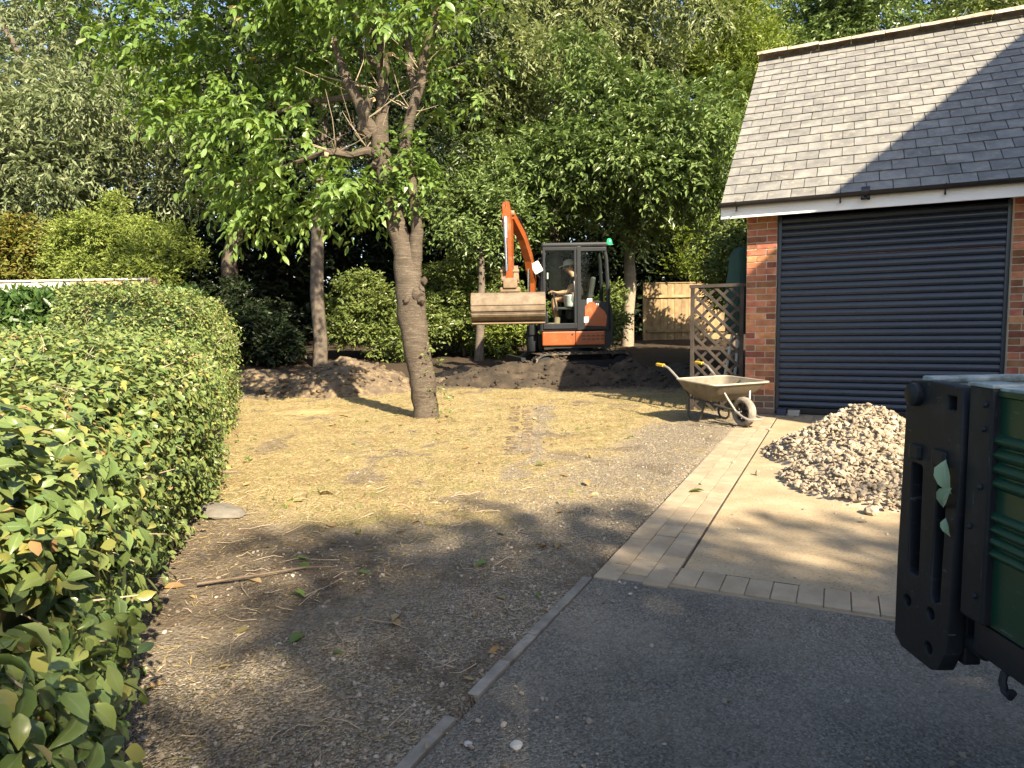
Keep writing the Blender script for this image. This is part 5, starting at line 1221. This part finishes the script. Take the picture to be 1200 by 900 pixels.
# swing post, boom, arm (swung to the digger's left, towards the street)
m = MB(); m.box((.70, .0, .62), (.24, .34, .30), bev=.03); m.lathe([(.10, -.24), (.11, -.22), (.11, .22), (.10, .24)], 14, Matrix.Translation((.80, .16, .70))); m.box((.80, .22, .93), (.13, .17, .34), bev=.03); D('swing_post', m, 'cab')
def beam(m, pts, wid, dep, side):
    """box beam through pts; wid = thickness along 'side', dep list = depth in the bending plane"""
    s_ = V3(side).normalized(); P_ = [V3(p) for p in pts]; vs = []
    for i, p in enumerate(P_):
        d_ = (P_[min(i+1, len(P_)-1)]-P_[max(0, i-1)]).normalized(); q = s_.cross(d_).normalized()
        h_ = dep[i]/2; w_ = (wid[i] if isinstance(wid, (list, tuple)) else wid)/2
        vs += [p+q*h_+s_*w_, p+q*h_-s_*w_, p-q*h_-s_*w_, p-q*h_+s_*w_]
    fs = [(0, 1, 2, 3), tuple(4*(len(P_)-1)+k for k in (3, 2, 1, 0))]+[(4*i+k, 4*i+4+k, 4*i+4+(k+1) % 4, 4*i+(k+1) % 4) for i in range(len(P_)-1) for k in range(4)]
    return m.add(vs, fs, False)
side_v = (1, -.22, 0)                                          # across the boom
bp = [(.80, .26, 1.02), (.82, .30, 1.20), (.80, .38, 1.75), (.86, .62, 2.15), (.99, .95, 2.50), (1.17, 1.28, 2.80)]
m = MB(); beam(m, bp, .12, [.18, .20, .235, .22, .18, .14], side_v); boom = D('boom', m, 'orange')
m = MB(); m.tube([(.86, .52, 1.00), (.87, .60, 1.50)], .047, 10); m.build('ram_barrel', M['black_plastic'], boom)
m = MB(); m.tube([(.87, .60, 1.50), (.865, .62, 1.95)], .026, 10); m.build('ram_rod', M['chrome'], boom)
m = MB(); m.tube([(.78, .40, 2.02), (.94, .85, 2.57), (1.06, 1.12, 2.80)], .020, 7); m.tube([(.74, .40, 2.02), (.90, .85, 2.55), (1.03, 1.12, 2.80)], .014, 7); m.build('hose', M['black_plastic'], boom)
m = MB(); m.tube([(.92, .62, 2.28), (.99, .80, 2.52), (1.12, 1.10, 2.84)], .034, 9); m.build('ram_barrel', M['steel'], boom)
ap = [(1.235, 1.20, 3.01), (1.22, 1.33, 2.84), (1.215, 1.42, 2.50), (1.21, 1.47, 2.1), (1.20, 1.50, 1.74)]
m = MB(); beam(m, ap, [.10, .13, .13, .12, .11], [.12, .25, .20, .16, .12], side_v); arm = D('arm', m, 'orange')
m = MB(); m.tube([(1.265, 1.50, 2.75), (1.262, 1.58, 2.40)], .036, 10); m.build('ram_barrel', M['steel'], arm)
m = MB(); m.tube([(1.262, 1.58, 2.40), (1.25, 1.62, 1.86)], .024, 10); m.build('ram_rod', M['chrome'], arm)
m = MB()
for k in range(7): m.box((1.285-.002*k, 1.34+.022*k, 2.96-.06*k), (.09, .03, .02), bev=.004)
m.tube([(1.30, 1.36, 2.99), (1.315, 1.50, 2.62)], .012, 6); m.tube([(1.245, 1.36, 3.01), (1.255, 1.52, 2.62)], .012, 6); m.build('hose_guard', M['orange'], arm)
m = MB(); m.lathe([(.045, -.10), (.05, -.09), (.05, .09), (.045, .10)], 12, Matrix.Translation((1.21, 1.30, 2.84)) @ Matrix.Rotation(math.pi/2, 4, 'Y')); m.build('pivot_pin', M['rustmud'], arm)
m = MB()
for s_ in (-.10, .10):
    m.prism([(-.05, 0), (.05, 0), (.035, .30), (-.035, .30)], -.012, .012, Matrix.Translation((1.20+s_, 1.55, 1.66)) @ Matrix.Rotation(.25, 4, 'X'))
m.box((1.20, 1.50, 1.66), (.24, .20, .16), bev=.03); m.tube([(1.05, 1.5, 1.86), (1.36, 1.5, 1.86)], .03, 9); m.tube([(1.06, 1.56, 1.72), (1.34, 1.56, 1.72)], .03, 9); m.box((1.20, 1.48, 1.56), (.34, .16, .08), bev=.02); m.build('bucket_linkage', M['rustmud'], arm)
# bucket: a wide grading bucket seen from its rounded back
bk = empty('bucket', (1.24, 1.50, 1.28), 0, parent=dg); BWid = 1.20; prof = []
for k in range(15):
    a = math.radians(-62+215*k/14); prof.append((.245*math.cos(a)*1.0, .235*math.sin(a)))
prof = [(-.10, -.30)]+prof
m = MB(); outer = prof; innr = [(p[0]*.93, p[1]*.93) for p in prof]; n = len(prof); vs = []
for x_ in (-BWid/2, BWid/2): vs += [(x_, p[0], p[1]) for p in outer]+[(x_, p[0], p[1]) for p in innr]
fs = []
for k in range(n-1): fs += [(k, k+1, 2*n+k+1, 2*n+k), (n+k+1, n+k, 3*n+k, 3*n+k+1), (k+1, k, n+k, n+k+1), (2*n+k, 2*n+k+1, 3*n+k+1, 3*n+k)]
fs += [(0, 2*n, 3*n, n), (n-1, 2*n-1, 4*n-1, 3*n-1)]
m.add(vs, fs, True); m.build('shell', M['bucket'], bk)
m = MB()
for x_ in (-BWid/2-.006, BWid/2+.006):
    q = [(x_-.008, p[0], p[1]) for p in prof]+[(x_+.008, p[0], p[1]) for p in prof]
    m.add(q, [tuple(range(n)), tuple(range(2*n-1, n-1, -1))]+[(k, k+n, (k+1) % n+n, (k+1) % n) for k in range(n)])
m.build('side_plate', M['bucket'], bk)
for a, hh in ((-38, .05), (-14, .035), (8, .03)):
    a = math.radians(a); m = MB(); m.box((0, 0, 0), (BWid+.012, .018, hh), bev=.004, M=Matrix.Translation((0, .25*math.cos(a), .24*math.sin(a))) @ Matrix.Rotation(a, 4, 'X')); m.build('wear_strip', M['bucket'], bk)
m = MB(); m.box((0, -.02, -.275), (BWid+.02, .22, .022), bev=.004, M=Matrix.Rotation(0.0, 4, 'X')); m.build('cutting_edge', M['rustmud'], bk)

# ------------------------------------------------------------------ the operator
def skin(name, nodes, edges, root, mat, parent, sub=2):
    bm = bmesh.new(); ids = {}; names = list(nodes)
    for k in names: ids[k] = bm.verts.new(nodes[k][0])
    for a, b in edges: bm.edges.new((ids[a], ids[b]))
    me = bpy.data.meshes.new(name); bm.to_mesh(me); bm.free()
    o = bpy.data.objects.new(name, me); col.objects.link(o); sk = o.modifiers.new('skin', 'SKIN'); sk.use_smooth_shade = True; sk.branch_smoothing = .4
    for i, k in enumerate(names):
        r_ = nodes[k][1]; v = me.skin_vertices[0].data[i]; v.radius = r_ if isinstance(r_, tuple) else (r_, r_); v.use_root = (k == root)
    ss = o.modifiers.new('sub', 'SUBSURF'); ss.levels = ss.render_levels = sub
    dgp = bpy.context.evaluated_depsgraph_get(); nm = bpy.data.meshes.new_from_object(o.evaluated_get(dgp))
    bpy.data.objects.remove(o); nm.materials.clear(); nm.materials.append(M[mat]); nm.name = name
    nm.polygons.foreach_set('use_smooth', [True]*len(nm.polygons))
    return link(name, nm, parent)
pz = float(rise(np.array(13.0)))+.01
per = empty('person', (1.2, 13.0, pz), math.pi, 'person in a pale cap, dark t-shirt, shorts and work boots sitting in the digger cab', 'person')
nd = {'pel': ((-.04, .05, 1.43), .13), 'wai': ((-.05, .05, 1.55), .12), 'che': ((-.03, .05, 1.72), .135), 'nec0': ((.0, .05, 1.86), .065), 'nec': ((.045, .05, 1.91), .052), 'hd0': ((.085, .05, 1.965), .075), 'hd1': ((.10, .05, 2.03), .092), 'hd2': ((.09, .05, 2.09), .07)}
ed = [('pel', 'wai'), ('wai', 'che'), ('che', 'nec0'), ('nec0', 'nec'), ('nec', 'hd0'), ('hd0', 'hd1'), ('hd1', 'hd2')]
for s, sy in (('l', 1), ('r', -1)):
    y = lambda v: .05+sy*v
    nd.update({s+'sh': ((-.02, y(.18), 1.80), .062), s+'el': ((.10, y(.25), 1.56), .046), s+'wr': ((.33, y(.25 if sy > 0 else .26), 1.535), .031), s+'pa': ((.375, y(.25), 1.55), (.038, .02)), s+'pb': ((.415, y(.25), 1.565), (.034, .018)),
               s+'hip': ((-.02, y(.10), 1.42), .10), s+'th': ((.18, y(.12), 1.445), .088), s+'kn': ((.39, y(.13), 1.43), .060), s+'ca': ((.37, y(.13), 1.24), .058), s+'an': ((.335, y(.13), 1.02), .040), s+'ft': ((.36, y(.13), .95), .042), s+'to': ((.50, y(.135), .925), .034)})
    ed += [('che', s+'sh'), (s+'sh', s+'el'), (s+'el', s+'wr'), (s+'wr', s+'pa'), (s+'pa', s+'pb'), ('pel', s+'hip'), (s+'hip', s+'th'), (s+'th', s+'kn'), (s+'kn', s+'ca'), (s+'ca', s+'an'), (s+'an', s+'ft'), (s+'ft', s+'to')]
    for f_ in range(4):
        yy = .25+(-.027+.018*f_); ln = (.040, .046, .043, .034)[f_]
        nd[f'{s}f{f_}a'] = ((.435, y(yy), 1.572), .0095); nd[f'{s}f{f_}b'] = ((.435+ln*.7, y(yy), 1.565), .0085); nd[f'{s}f{f_}c'] = ((.432+ln*.8, y(yy), 1.565-ln*.8), .0075)
        ed += [(s+'pb', f'{s}f{f_}a'), (f'{s}f{f_}a', f'{s}f{f_}b'), (f'{s}f{f_}b', f'{s}f{f_}c')]
    nd[s+'t0'] = ((.39, y(.215), 1.54), .011); nd[s+'t1'] = ((.42, y(.205), 1.525), .009); ed += [(s+'pa', s+'t0'), (s+'t0', s+'t1')]
body = skin('body', nd, ed, 'pel', 'skin', per)
m = MB(); m.prism([(.185, 2.045), (.215, 1.995), (.18, 1.985)], .038, .062); m.box((.165, .05, 1.955), (.02, .045, .010), bev=.003)
for y_ in (.022, .078): m.lathe([(.006, -.008), (.011, 0), (.006, .008)], 8, Matrix.Translation((.177, y_, 2.045)))
for y_ in (-.045, .145): m.box((.085, y_, 2.02), (.04, .018, .065), bev=.008)
m.build('face', M['skin'], body)
skin('t_shirt', {'a': ((-.05, .05, 1.45), .155), 'b': ((-.055, .05, 1.58), .148), 'c': ((-.03, .05, 1.73), .158), 'd': ((.0, .05, 1.845), .085), 'ls': ((-.02, .235, 1.80), .078), 'le': ((.045, .285, 1.67), .074), 'rs': ((-.02, -.135, 1.80), .078), 're': ((.045, -.185, 1.67), .074)},
     [('a', 'b'), ('b', 'c'), ('c', 'd'), ('c', 'ls'), ('ls', 'le'), ('c', 'rs'), ('rs', 're')], 'a', 'tshirt', per)
skin('shorts', {'p': ((-.05, .05, 1.44), .15), 'lh': ((.02, .155, 1.435), .112), 'lt': ((.20, .175, 1.45), .105), 'rh': ((.02, -.055, 1.435), .112), 'rt': ((.20, -.075, 1.45), .105)}, [('p', 'lh'), ('lh', 'lt'), ('p', 'rh'), ('rh', 'rt')], 'p', 'shorts', per)
for y_ in (.18, -.08):
    m = MB(); m.tube([(.335, y_, 1.09), (.338, y_, 1.02), (.345, y_, .955)], [.062, .058, .062], 10); m.box((.40, y_, .945), (.25, .10, .085), bev=.035); m.box((.40, y_, .902), (.27, .105, .025), bev=.008); m.build('boot', M['boots'], per)
m = MB(); m.lathe([(.105, 0), (.108, .03), (.095, .075), (.06, .105), (.012, .116)], 16, Matrix.Translation((.095, .05, 2.055)) @ Matrix.Rotation(.12, 4, 'Y')); cp = m.build('cap', M['cap'], per)
m = MB(); m.prism([(.17, 2.052), (.28, 2.015), (.283, 2.022), (.17, 2.068)], -.03, .13); m.build('visor', M['cap'], cp)
m = MB(); m.lathe([(.106, -.05), (.107, -.012), (.10, .01)], 14, Matrix.Translation((.078, .05, 2.05))); m.build('hair', M['hair'], per)
tub = empty('pale_tub', (1.2-.10, 13.0-.36, pz+1.272), 0, 'pale grey tub standing beside the operator seat in the cab', 'tub')
m = MB(); m.lathe([(.085, 0), (.115, .03), (.13, .20), (.135, .205), (.135, .22), (.12, .22), (.11, .04)], 18); m.build('tub_body', M['pale_tub'], tub)
m = MB(); m.tube([(-.13, 0, .19), (-.10, -.05, .30), (0, -.07, .335), (.10, -.05, .30), (.13, 0, .19)], .006, 6); m.build('bail_handle', M['steel'], tub)

# ------------------------------------------------------------------ parked dropside truck, its tail corner close by on the right
tk = empty('dropside_truck', (1.75, -1.4, 0), 0, 'parked truck with ribbed dark green side and black tail corner at the right', 'truck')
ox = V3((1.75, -1.4, 0))
def K(name, m, mat, parent=tk):
    m.v = [tuple(V3(v)-ox) for v in m.v]; return m.build(name, M[mat] if isinstance(mat, str) else mat, parent)
SX = .76
prof = [(SX, .676)]
def rib(z0, z1, nrib):
    h = (z1-z0)/nrib
    for k in range(nrib):
        for j in range(7): prof.append((SX-.009*math.sin(math.pi*j/6)**1.0, z0+h*(k+j/6.6)))
prof += [(SX, .76), (SX, .785)]; rib(.788, .866, 4); prof += [(SX, .870), (SX, .895)]; rib(.900, .990, 4); prof += [(SX, .995), (SX, 1.045), (SX-.006, 1.048), (SX-.006, 1.056), (SX+.034, 1.056), (SX+.034, .676)]
m = MB(); m.prism(prof, -2.9, 1.052); side_p = K('side_panel', m, 'truck_green')
m = MB(); m.box((SX+.012, 1.079, .868), (.052, .054, .384), bev=.004); post_ = K('corner_post', m, 'truck_black')
for yy, zz in ((1.066, 1.033), (1.068, .994), (1.07, .90), (1.09, .83), (1.07, .72)):
    m = MB(); m.lathe([(.0045, -.006), (.0055, 0), (.003, .003)], 8, Matrix.Translation((SX-.016, yy, zz)) @ Matrix.Rotation(-math.pi/2, 4, 'Y')); K('bolt', m, 'truck_black', post_)
m = MB(); m.box((SX+.012, 1.079, 1.0625), (.056, .058, .006), bev=.002); m.box((SX+.014, -.9, 1.0585), (.034, 3.95, .005), bev=.001); K('chipped_edge', m, 'chipped', side_p)
# black tail plate with slots and round holes: a filled outline cut by inner outlines
cu = bpy.data.curves.new('tail_plate', 'CURVE'); cu.dimensions = '2D'; cu.fill_mode = 'BOTH'; cu.extrude = .012; cu.bevel_depth = .0025; cu.bevel_resolution = 1
def spline(pts):
    s = cu.splines.new('POLY'); s.points.add(len(pts)-1); s.use_cyclic_u = True
    for p, q in zip(s.points, pts): p.co = (q[0], q[1], 0, 1)
def circ(c, r, n=18, sx=1): return [(c[0]+r*sx*math.cos(2*math.pi*k/n), c[1]+r*math.sin(2*math.pi*k/n)) for k in range(n)]
def slot(y0, y1, z0, z1, r=.008):
    out = []
    for cx_, cz_, a0 in ((y1-r, z1-r, 0), (y0+r, z1-r, 90), (y0+r, z0+r, 180), (y1-r, z0+r, 270)):
        for k in range(4): a = math.radians(a0+30*k); out.append((cx_+r*math.cos(a), cz_+r*math.sin(a)))
    return out
spline([(1.284, .556), (1.284, .70), (1.272, 1.03), (1.262, 1.052), (1.205, 1.056), (1.118, 1.052), (1.116, .95), (1.128, .60), (1.150, .553), (1.17, .543), (1.262, .541)])
spline(circ((1.247, .637), .0135)); spline(circ((1.176, .642), .0135)); spline(circ((1.178, .577), .0135))
spline(slot(1.214, 1.252, .692, .905)); spline([(1.146, .905), (1.172, .902), (1.178, .80), (1.182, .675), (1.168, .662), (1.150, .672), (1.146, .80)]); spline(slot(1.128, 1.156, 1.012, 1.040, .004))
to = bpy.data.objects.new('tmp', cu); col.objects.link(to); pmsh = bpy.data.meshes.new_from_object(to.evaluated_get(bpy.context.evaluated_depsgraph_get())); bpy.data.objects.remove(to)
pmsh.materials.clear(); pmsh.materials.append(M['truck_black']); pmsh.name = 'tail_plate'
plate = link('tail_plate', pmsh, tk); PLM = Matrix.Translation(-ox) @ Matrix(((0, 0, 1, SX-.004), (1, 0, 0, 0), (0, 1, 0, 0), (0, 0, 0, 1))); plate.matrix_local = PLM
def PK(name, m, mat):
    o = K(name, m, mat, None); o.parent = plate; o.matrix_parent_inverse = PLM.inverted(); return o
m = MB(); m.lathe([(.019, -.012), (.021, 0), (.021, .014), (.015, .018), (.003, .019)], 20, Matrix.Translation((SX-.016, 1.241, 1.03)) @ Matrix.Rotation(-math.pi/2, 4, 'Y')); PK('round_boss', m, 'truck_black')
m = MB(); m.box((SX+.027, 1.20, .80), (.03, .145, .46), bev=.004); m.box((SX+.03, 1.142, 1.026), (.05, .012, .02)); PK('backing_box', m, 'truck_black')
m = MB(); m.tube([(SX+.012, 1.226, .71), (SX+.008, 1.232, .80), (SX+.012, 1.238, .885)], .012, 8); m.tube([(SX+.008, 1.160, .69), (SX+.004, 1.163, .80), (SX+.008, 1.160, .885)], .011, 8); m.tube([(SX+.0, 1.152, .70), (SX-.002, 1.165, .88)], .004, 6); PK('latch_lever', m, 'truck_black')
for yy, zz, w_, h_ in ((1.235, .925, .032, .028), (1.165, .927, .036, .030)):
    m = MB(); m.box((SX-.019, yy, zz), (.014, w_, h_), bev=.005); PK('hinge_pad', m, 'truck_black')
m = MB(); m.box((SX+.9, 1.275, .865), (1.76, .030, .37), bev=.004); m.box((SX+.9, 1.275, 1.054), (1.76, .036, .012), bev=.004); K('tailboard', m, 'chipped')
m = MB(); m.box((SX+.98, -.92, .66), (1.90, 4.2, .035)); K('bed_floor', m, 'truck_black')
m = MB(); m.box((SX+.022, -.9, .645), (.045, 3.98, .055), bev=.005); m.box((SX+.06, 1.08, .628), (.05, .08, .045), bev=.008); m.tube([(SX+.025, 1.09, .612), (SX+.025, 1.14, .612)], .015, 12)
m.box((SX+.6, -.9, .55), (.09, 5.4, .13), bev=.008); m.box((SX+1.36, -.9, .55), (.09, 5.4, .13), bev=.008)
for yy in (1.1, .3, -.6, -1.5, -2.4): m.box((SX+.98, yy, .60), (1.8, .07, .08), bev=.006)
K('chassis', m, 'truck_black')
m = MB(); m.tube([(SX+.02, 1.022, .625), (SX+.004, 1.022, .612), (SX+.002, 1.022, .600), (SX+.001, 1.014, .588), (SX-.001, 1.001, .587), (SX-.002, .994, .598)], .006, 8); K('rope_hook', m, 'truck_black')
for yy in (.30, -.55, -1.4, -2.25):
    m = MB(); m.tube([(SX+.02, yy, .63), (SX+.012, yy, .610), (SX+.010, yy-.010, .590), (SX+.004, yy-.026, .602)], .0065, 8); K('rope_hook', m, 'truck_black')
m = MB(); m.prism(prof, -2.9, 1.052, Matrix.Translation((2*SX+1.96, 0, 0)) @ Matrix.Diagonal((-1, 1, 1, 1))); K('side_panel', m, 'truck_green')
m = MB(); m.box((SX+.98, -2.93, 1.0), (1.9, .05, .75), bev=.01); K('headboard', m, 'truck_black')
m = MB(); m.prism([(-3.0, .55), (-3.0, 2.05), (-3.2, 2.2), (-4.2, 2.2), (-4.75, 1.45), (-4.95, 1.2), (-4.98, .55)], SX+.08, SX+1.88, Matrix(((0, 1, 0, 0), (1, 0, 0, 0), (0, 0, 1, 0), (0, 0, 0, 1)))); K('cab', m, 'truck_green')
for xx in (SX+.075, SX+1.885):
    m = MB(); m.prism([(-3.25, 1.35), (-3.25, 2.0), (-4.15, 2.0), (-4.55, 1.4)], xx-.006, xx+.006, Matrix(((0, 1, 0, 0), (1, 0, 0, 0), (0, 0, 1, 0), (0, 0, 0, 1)))); K('side_window', m, 'vinyl')
for xx in (SX+.17, SX+1.78):
    for yy in (-.75, -4.0):
        m = MB(); m.lathe([(.12, -.11), (.20, -.11), (.33, -.09), (.345, -.05), (.345, .05), (.33, .09), (.20, .11), (.12, .10)], 28, Matrix.Translation((xx, yy, .345)) @ Matrix.Rotation(math.pi/2, 4, 'Y')); K('wheel', m, 'rubber')
# pale torn leaf caught in the gap of the tail plate
tv2, tf2, vein2 = T15
v = tv2.copy(); v[:, 1] *= .55; v[:, 2] *= 1.6
M['pale_leaf'] = leafmat('pale_leaf', [(.22, .32, .20), (.30, .40, .26)], .5, .2, vein=(.40, .46, .34))
lfm = fast_mesh('caught_leaf', v, tf2, M['pale_leaf'], {'rnd': ('FACE', np.full(len(tf2), .3)), 'vein': ('POINT', vein2)}, True)
t = empty('caught_leaf', (SX-.022, 1.135, .89), 0, 'pale torn green leaf caught on the black tail plate', 'leaf')
for k, (dy, dz, s_, a_) in enumerate(((.006, .040, .058, -1.75), (-.012, -.005, .050, -1.0), (.000, -.060, .030, -1.9))):
    d_ = V3((-.10, math.cos(a_), math.sin(a_))).normalized(); n_ = V3((-1, -.25, .25)); y_ = n_.cross(d_).normalized(); z_ = d_.cross(y_)
    o = link('leaf_blade', lfm, t); o.matrix_local = Matrix(((d_.x*s_, y_.x*s_, z_.x*s_, -.003), (d_.y*s_, y_.y*s_, z_.y*s_, dy), (d_.z*s_, y_.z*s_, z_.z*s_, dz), (0, 0, 0, 1)))

# ------------------------------------------------------------------ small things on the ground
m = MB(); bm = bmesh.new(); bmesh.ops.create_icosphere(bm, subdivisions=2, radius=1); q = R(3)
for v in bm.verts: v.co = V3((v.co.x*.17*q.uniform(.9, 1.1), v.co.y*.105*q.uniform(.88, 1.1), v.co.z*.032*q.uniform(.7, 1.2)))
me = bpy.data.meshes.new('stone_slab'); bm.to_mesh(me); bm.free(); me.materials.append(M['slab'])
tag(link('stone_slab', me, None, (-1.82, 4.15, gz(-1.82, 4.15)+.03), (.06, .1, -.35)), 'flat pale grey stone lying by the foot of the hedge', 'stone')
def small_stone(label, x_, y_, s, seed, mat='pebble', sq=.6):
    bm = bmesh.new(); bmesh.ops.create_icosphere(bm, subdivisions=2, radius=1); q = R(seed)
    for v in bm.verts: v.co = V3((v.co.x*s*q.uniform(.8, 1.15), v.co.y*s*.8*q.uniform(.8, 1.15), v.co.z*s*sq*q.uniform(.8, 1.15)))
    me = bpy.data.meshes.new('stone'); bm.to_mesh(me); bm.free(); me.materials.append(M[mat])
    t_, n_ = to_tn(x_, y_); z = 0 if t_ > .03 else gz(x_, y_)
    return tag(link('stone', me, None, (x_, y_, z+s*sq*.6), (0, 0, q.uniform(0, 3))), label, 'stone')
M['palestone'] = pmat('pale_stone', [(.40, .38, .34), (.52, .50, .46)], .9, bump=.3)
small_stone('pale stone on the asphalt at the bottom of the view', -.005, 1.79, .021, 5, 'palestone', .35)
small_stone('small pale chip on the asphalt beside the edging strip', -.14, 1.80, .013, 6, 'palestone', .5)
small_stone('bluish grey stone on the bare dirt in the shade', -.61, 2.73, .020, 7, 'slab', .6)
small_stone('rounded grey stone in front of the rubble heap', 2.10, 3.92, .05, 8, 'stone', .7)
small_stone('brown stone lying on the pad left of the rubble', 2.62, 6.9, .04, 9, 'stone', .35)
# fallen cherry leaves
def fallen(label, x_, y_, s, k, mat='cherry_leaf', rot=0.0, tilt=.15):
    v = tv.copy(); v[:, 1] *= .55; v[:, 2] *= 1.2
    t_, n_ = to_tn(x_, y_); z = .006 if t_ > .03 else gz(x_, y_)+.006
    me = fast_mesh('fallen_leaf', v, tf, M[mat], {'rnd': ('FACE', np.full(len(tf), (k*.37) % 1)), 'vein': ('POINT', vein)})
    o = link('fallen_leaf', me, None, (x_, y_, z+s*.12), (tilt, tilt*.5, rot)); o.scale = (s, s, s); return tag(o, label, 'leaf')
fallen('fresh green leaf lying on the block paving border', 1.27, 4.46, .12, 3, 'green_blade', 2.9)
fallen('pale curled leaf standing on the block paving beside the green leaf', 1.30, 4.66, .09, 2, 'pale_leaf', 1.2, 1.0)
fallen('small reddish dead leaf on the concrete pad', 1.95, 3.75, .05, 4, 'hedge_dry', .5)
fallen('green leaf on the shaded gravel left of the paving', .19, 5.4, .09, 5, 'green_blade', .8)
rr = R(101); px, py = rr.uniform(-3.0, 1.2, 260), rr.uniform(2.0, 9.5, 260); k = (px < .3+.25*(py-3)) & (px > -.36*py-.7); px, py = px[k], py[k]; N = len(px)
az = rr.uniform(0, 6.28, N); d = np.stack([np.cos(az), np.sin(az), rr.normal(0, .2, N)], 1); nn = nrm(np.stack([rr.normal(0, .3, N), rr.normal(0, .3, N), np.ones(N)], 1)); L = rr.uniform(.035, .10, N)
half = N*2//3
leaves('leaf_litter', np.stack([px, py, ground_z(px, py)+.008], 1)[:half], d[:half], nn[:half], L[:half], L[:half]*.5, M['hedge_dry'], T7, None, 'stuff', 4)
leaves('leaf_litter', np.stack([px, py, ground_z(px, py)+.008], 1)[half:], d[half:], nn[half:], L[half:], L[half:]*.5, M['cherry_leaf'], T7, None, 'stuff', 6)
m = MB()
for k in range(150):
    x_, y_ = rr.uniform(-2.6, .1), rr.uniform(1.7, 4.8)
    if x_ < -.36*y_-.6 or to_tn(x_, y_)[0] > -.05: continue
    a = rr.uniform(0, 6.28); L_ = rr.uniform(.05, .22); b0 = V3((x_, y_, gz(x_, y_)+.008)); pts = [b0]
    for j in range(3):
        a += rr.normal(0, .5); b0 = b0+V3((math.cos(a), math.sin(a), 0))*L_/3; pts.append(V3((b0.x, b0.y, gz(b0.x, b0.y)+.008+abs(rr.normal(0, .006)))))
    m.tube(pts, [.0022, .002, .0016, .001], 4, False)
o = m.build('dry_twigs', M['dead_twig']); o['kind'] = 'stuff'
# the long trimmed stick by the hedge foot
m = MB(); m.tube([(-1.42, 2.95, gz(-1.42, 2.95)+.03), (-1.2, 3.04, gz(-1.2, 3.04)+.03), (-1.0, 3.16, gz(-1, 3.16)+.02), (-.86, 3.18, gz(-.86, 3.18)+.012)], [.007, .006, .005, .003], 6)
o = tag(m.build('stick', M['twig']), 'thin bent stick lying on the dirt beside the near hedge', 'stick')
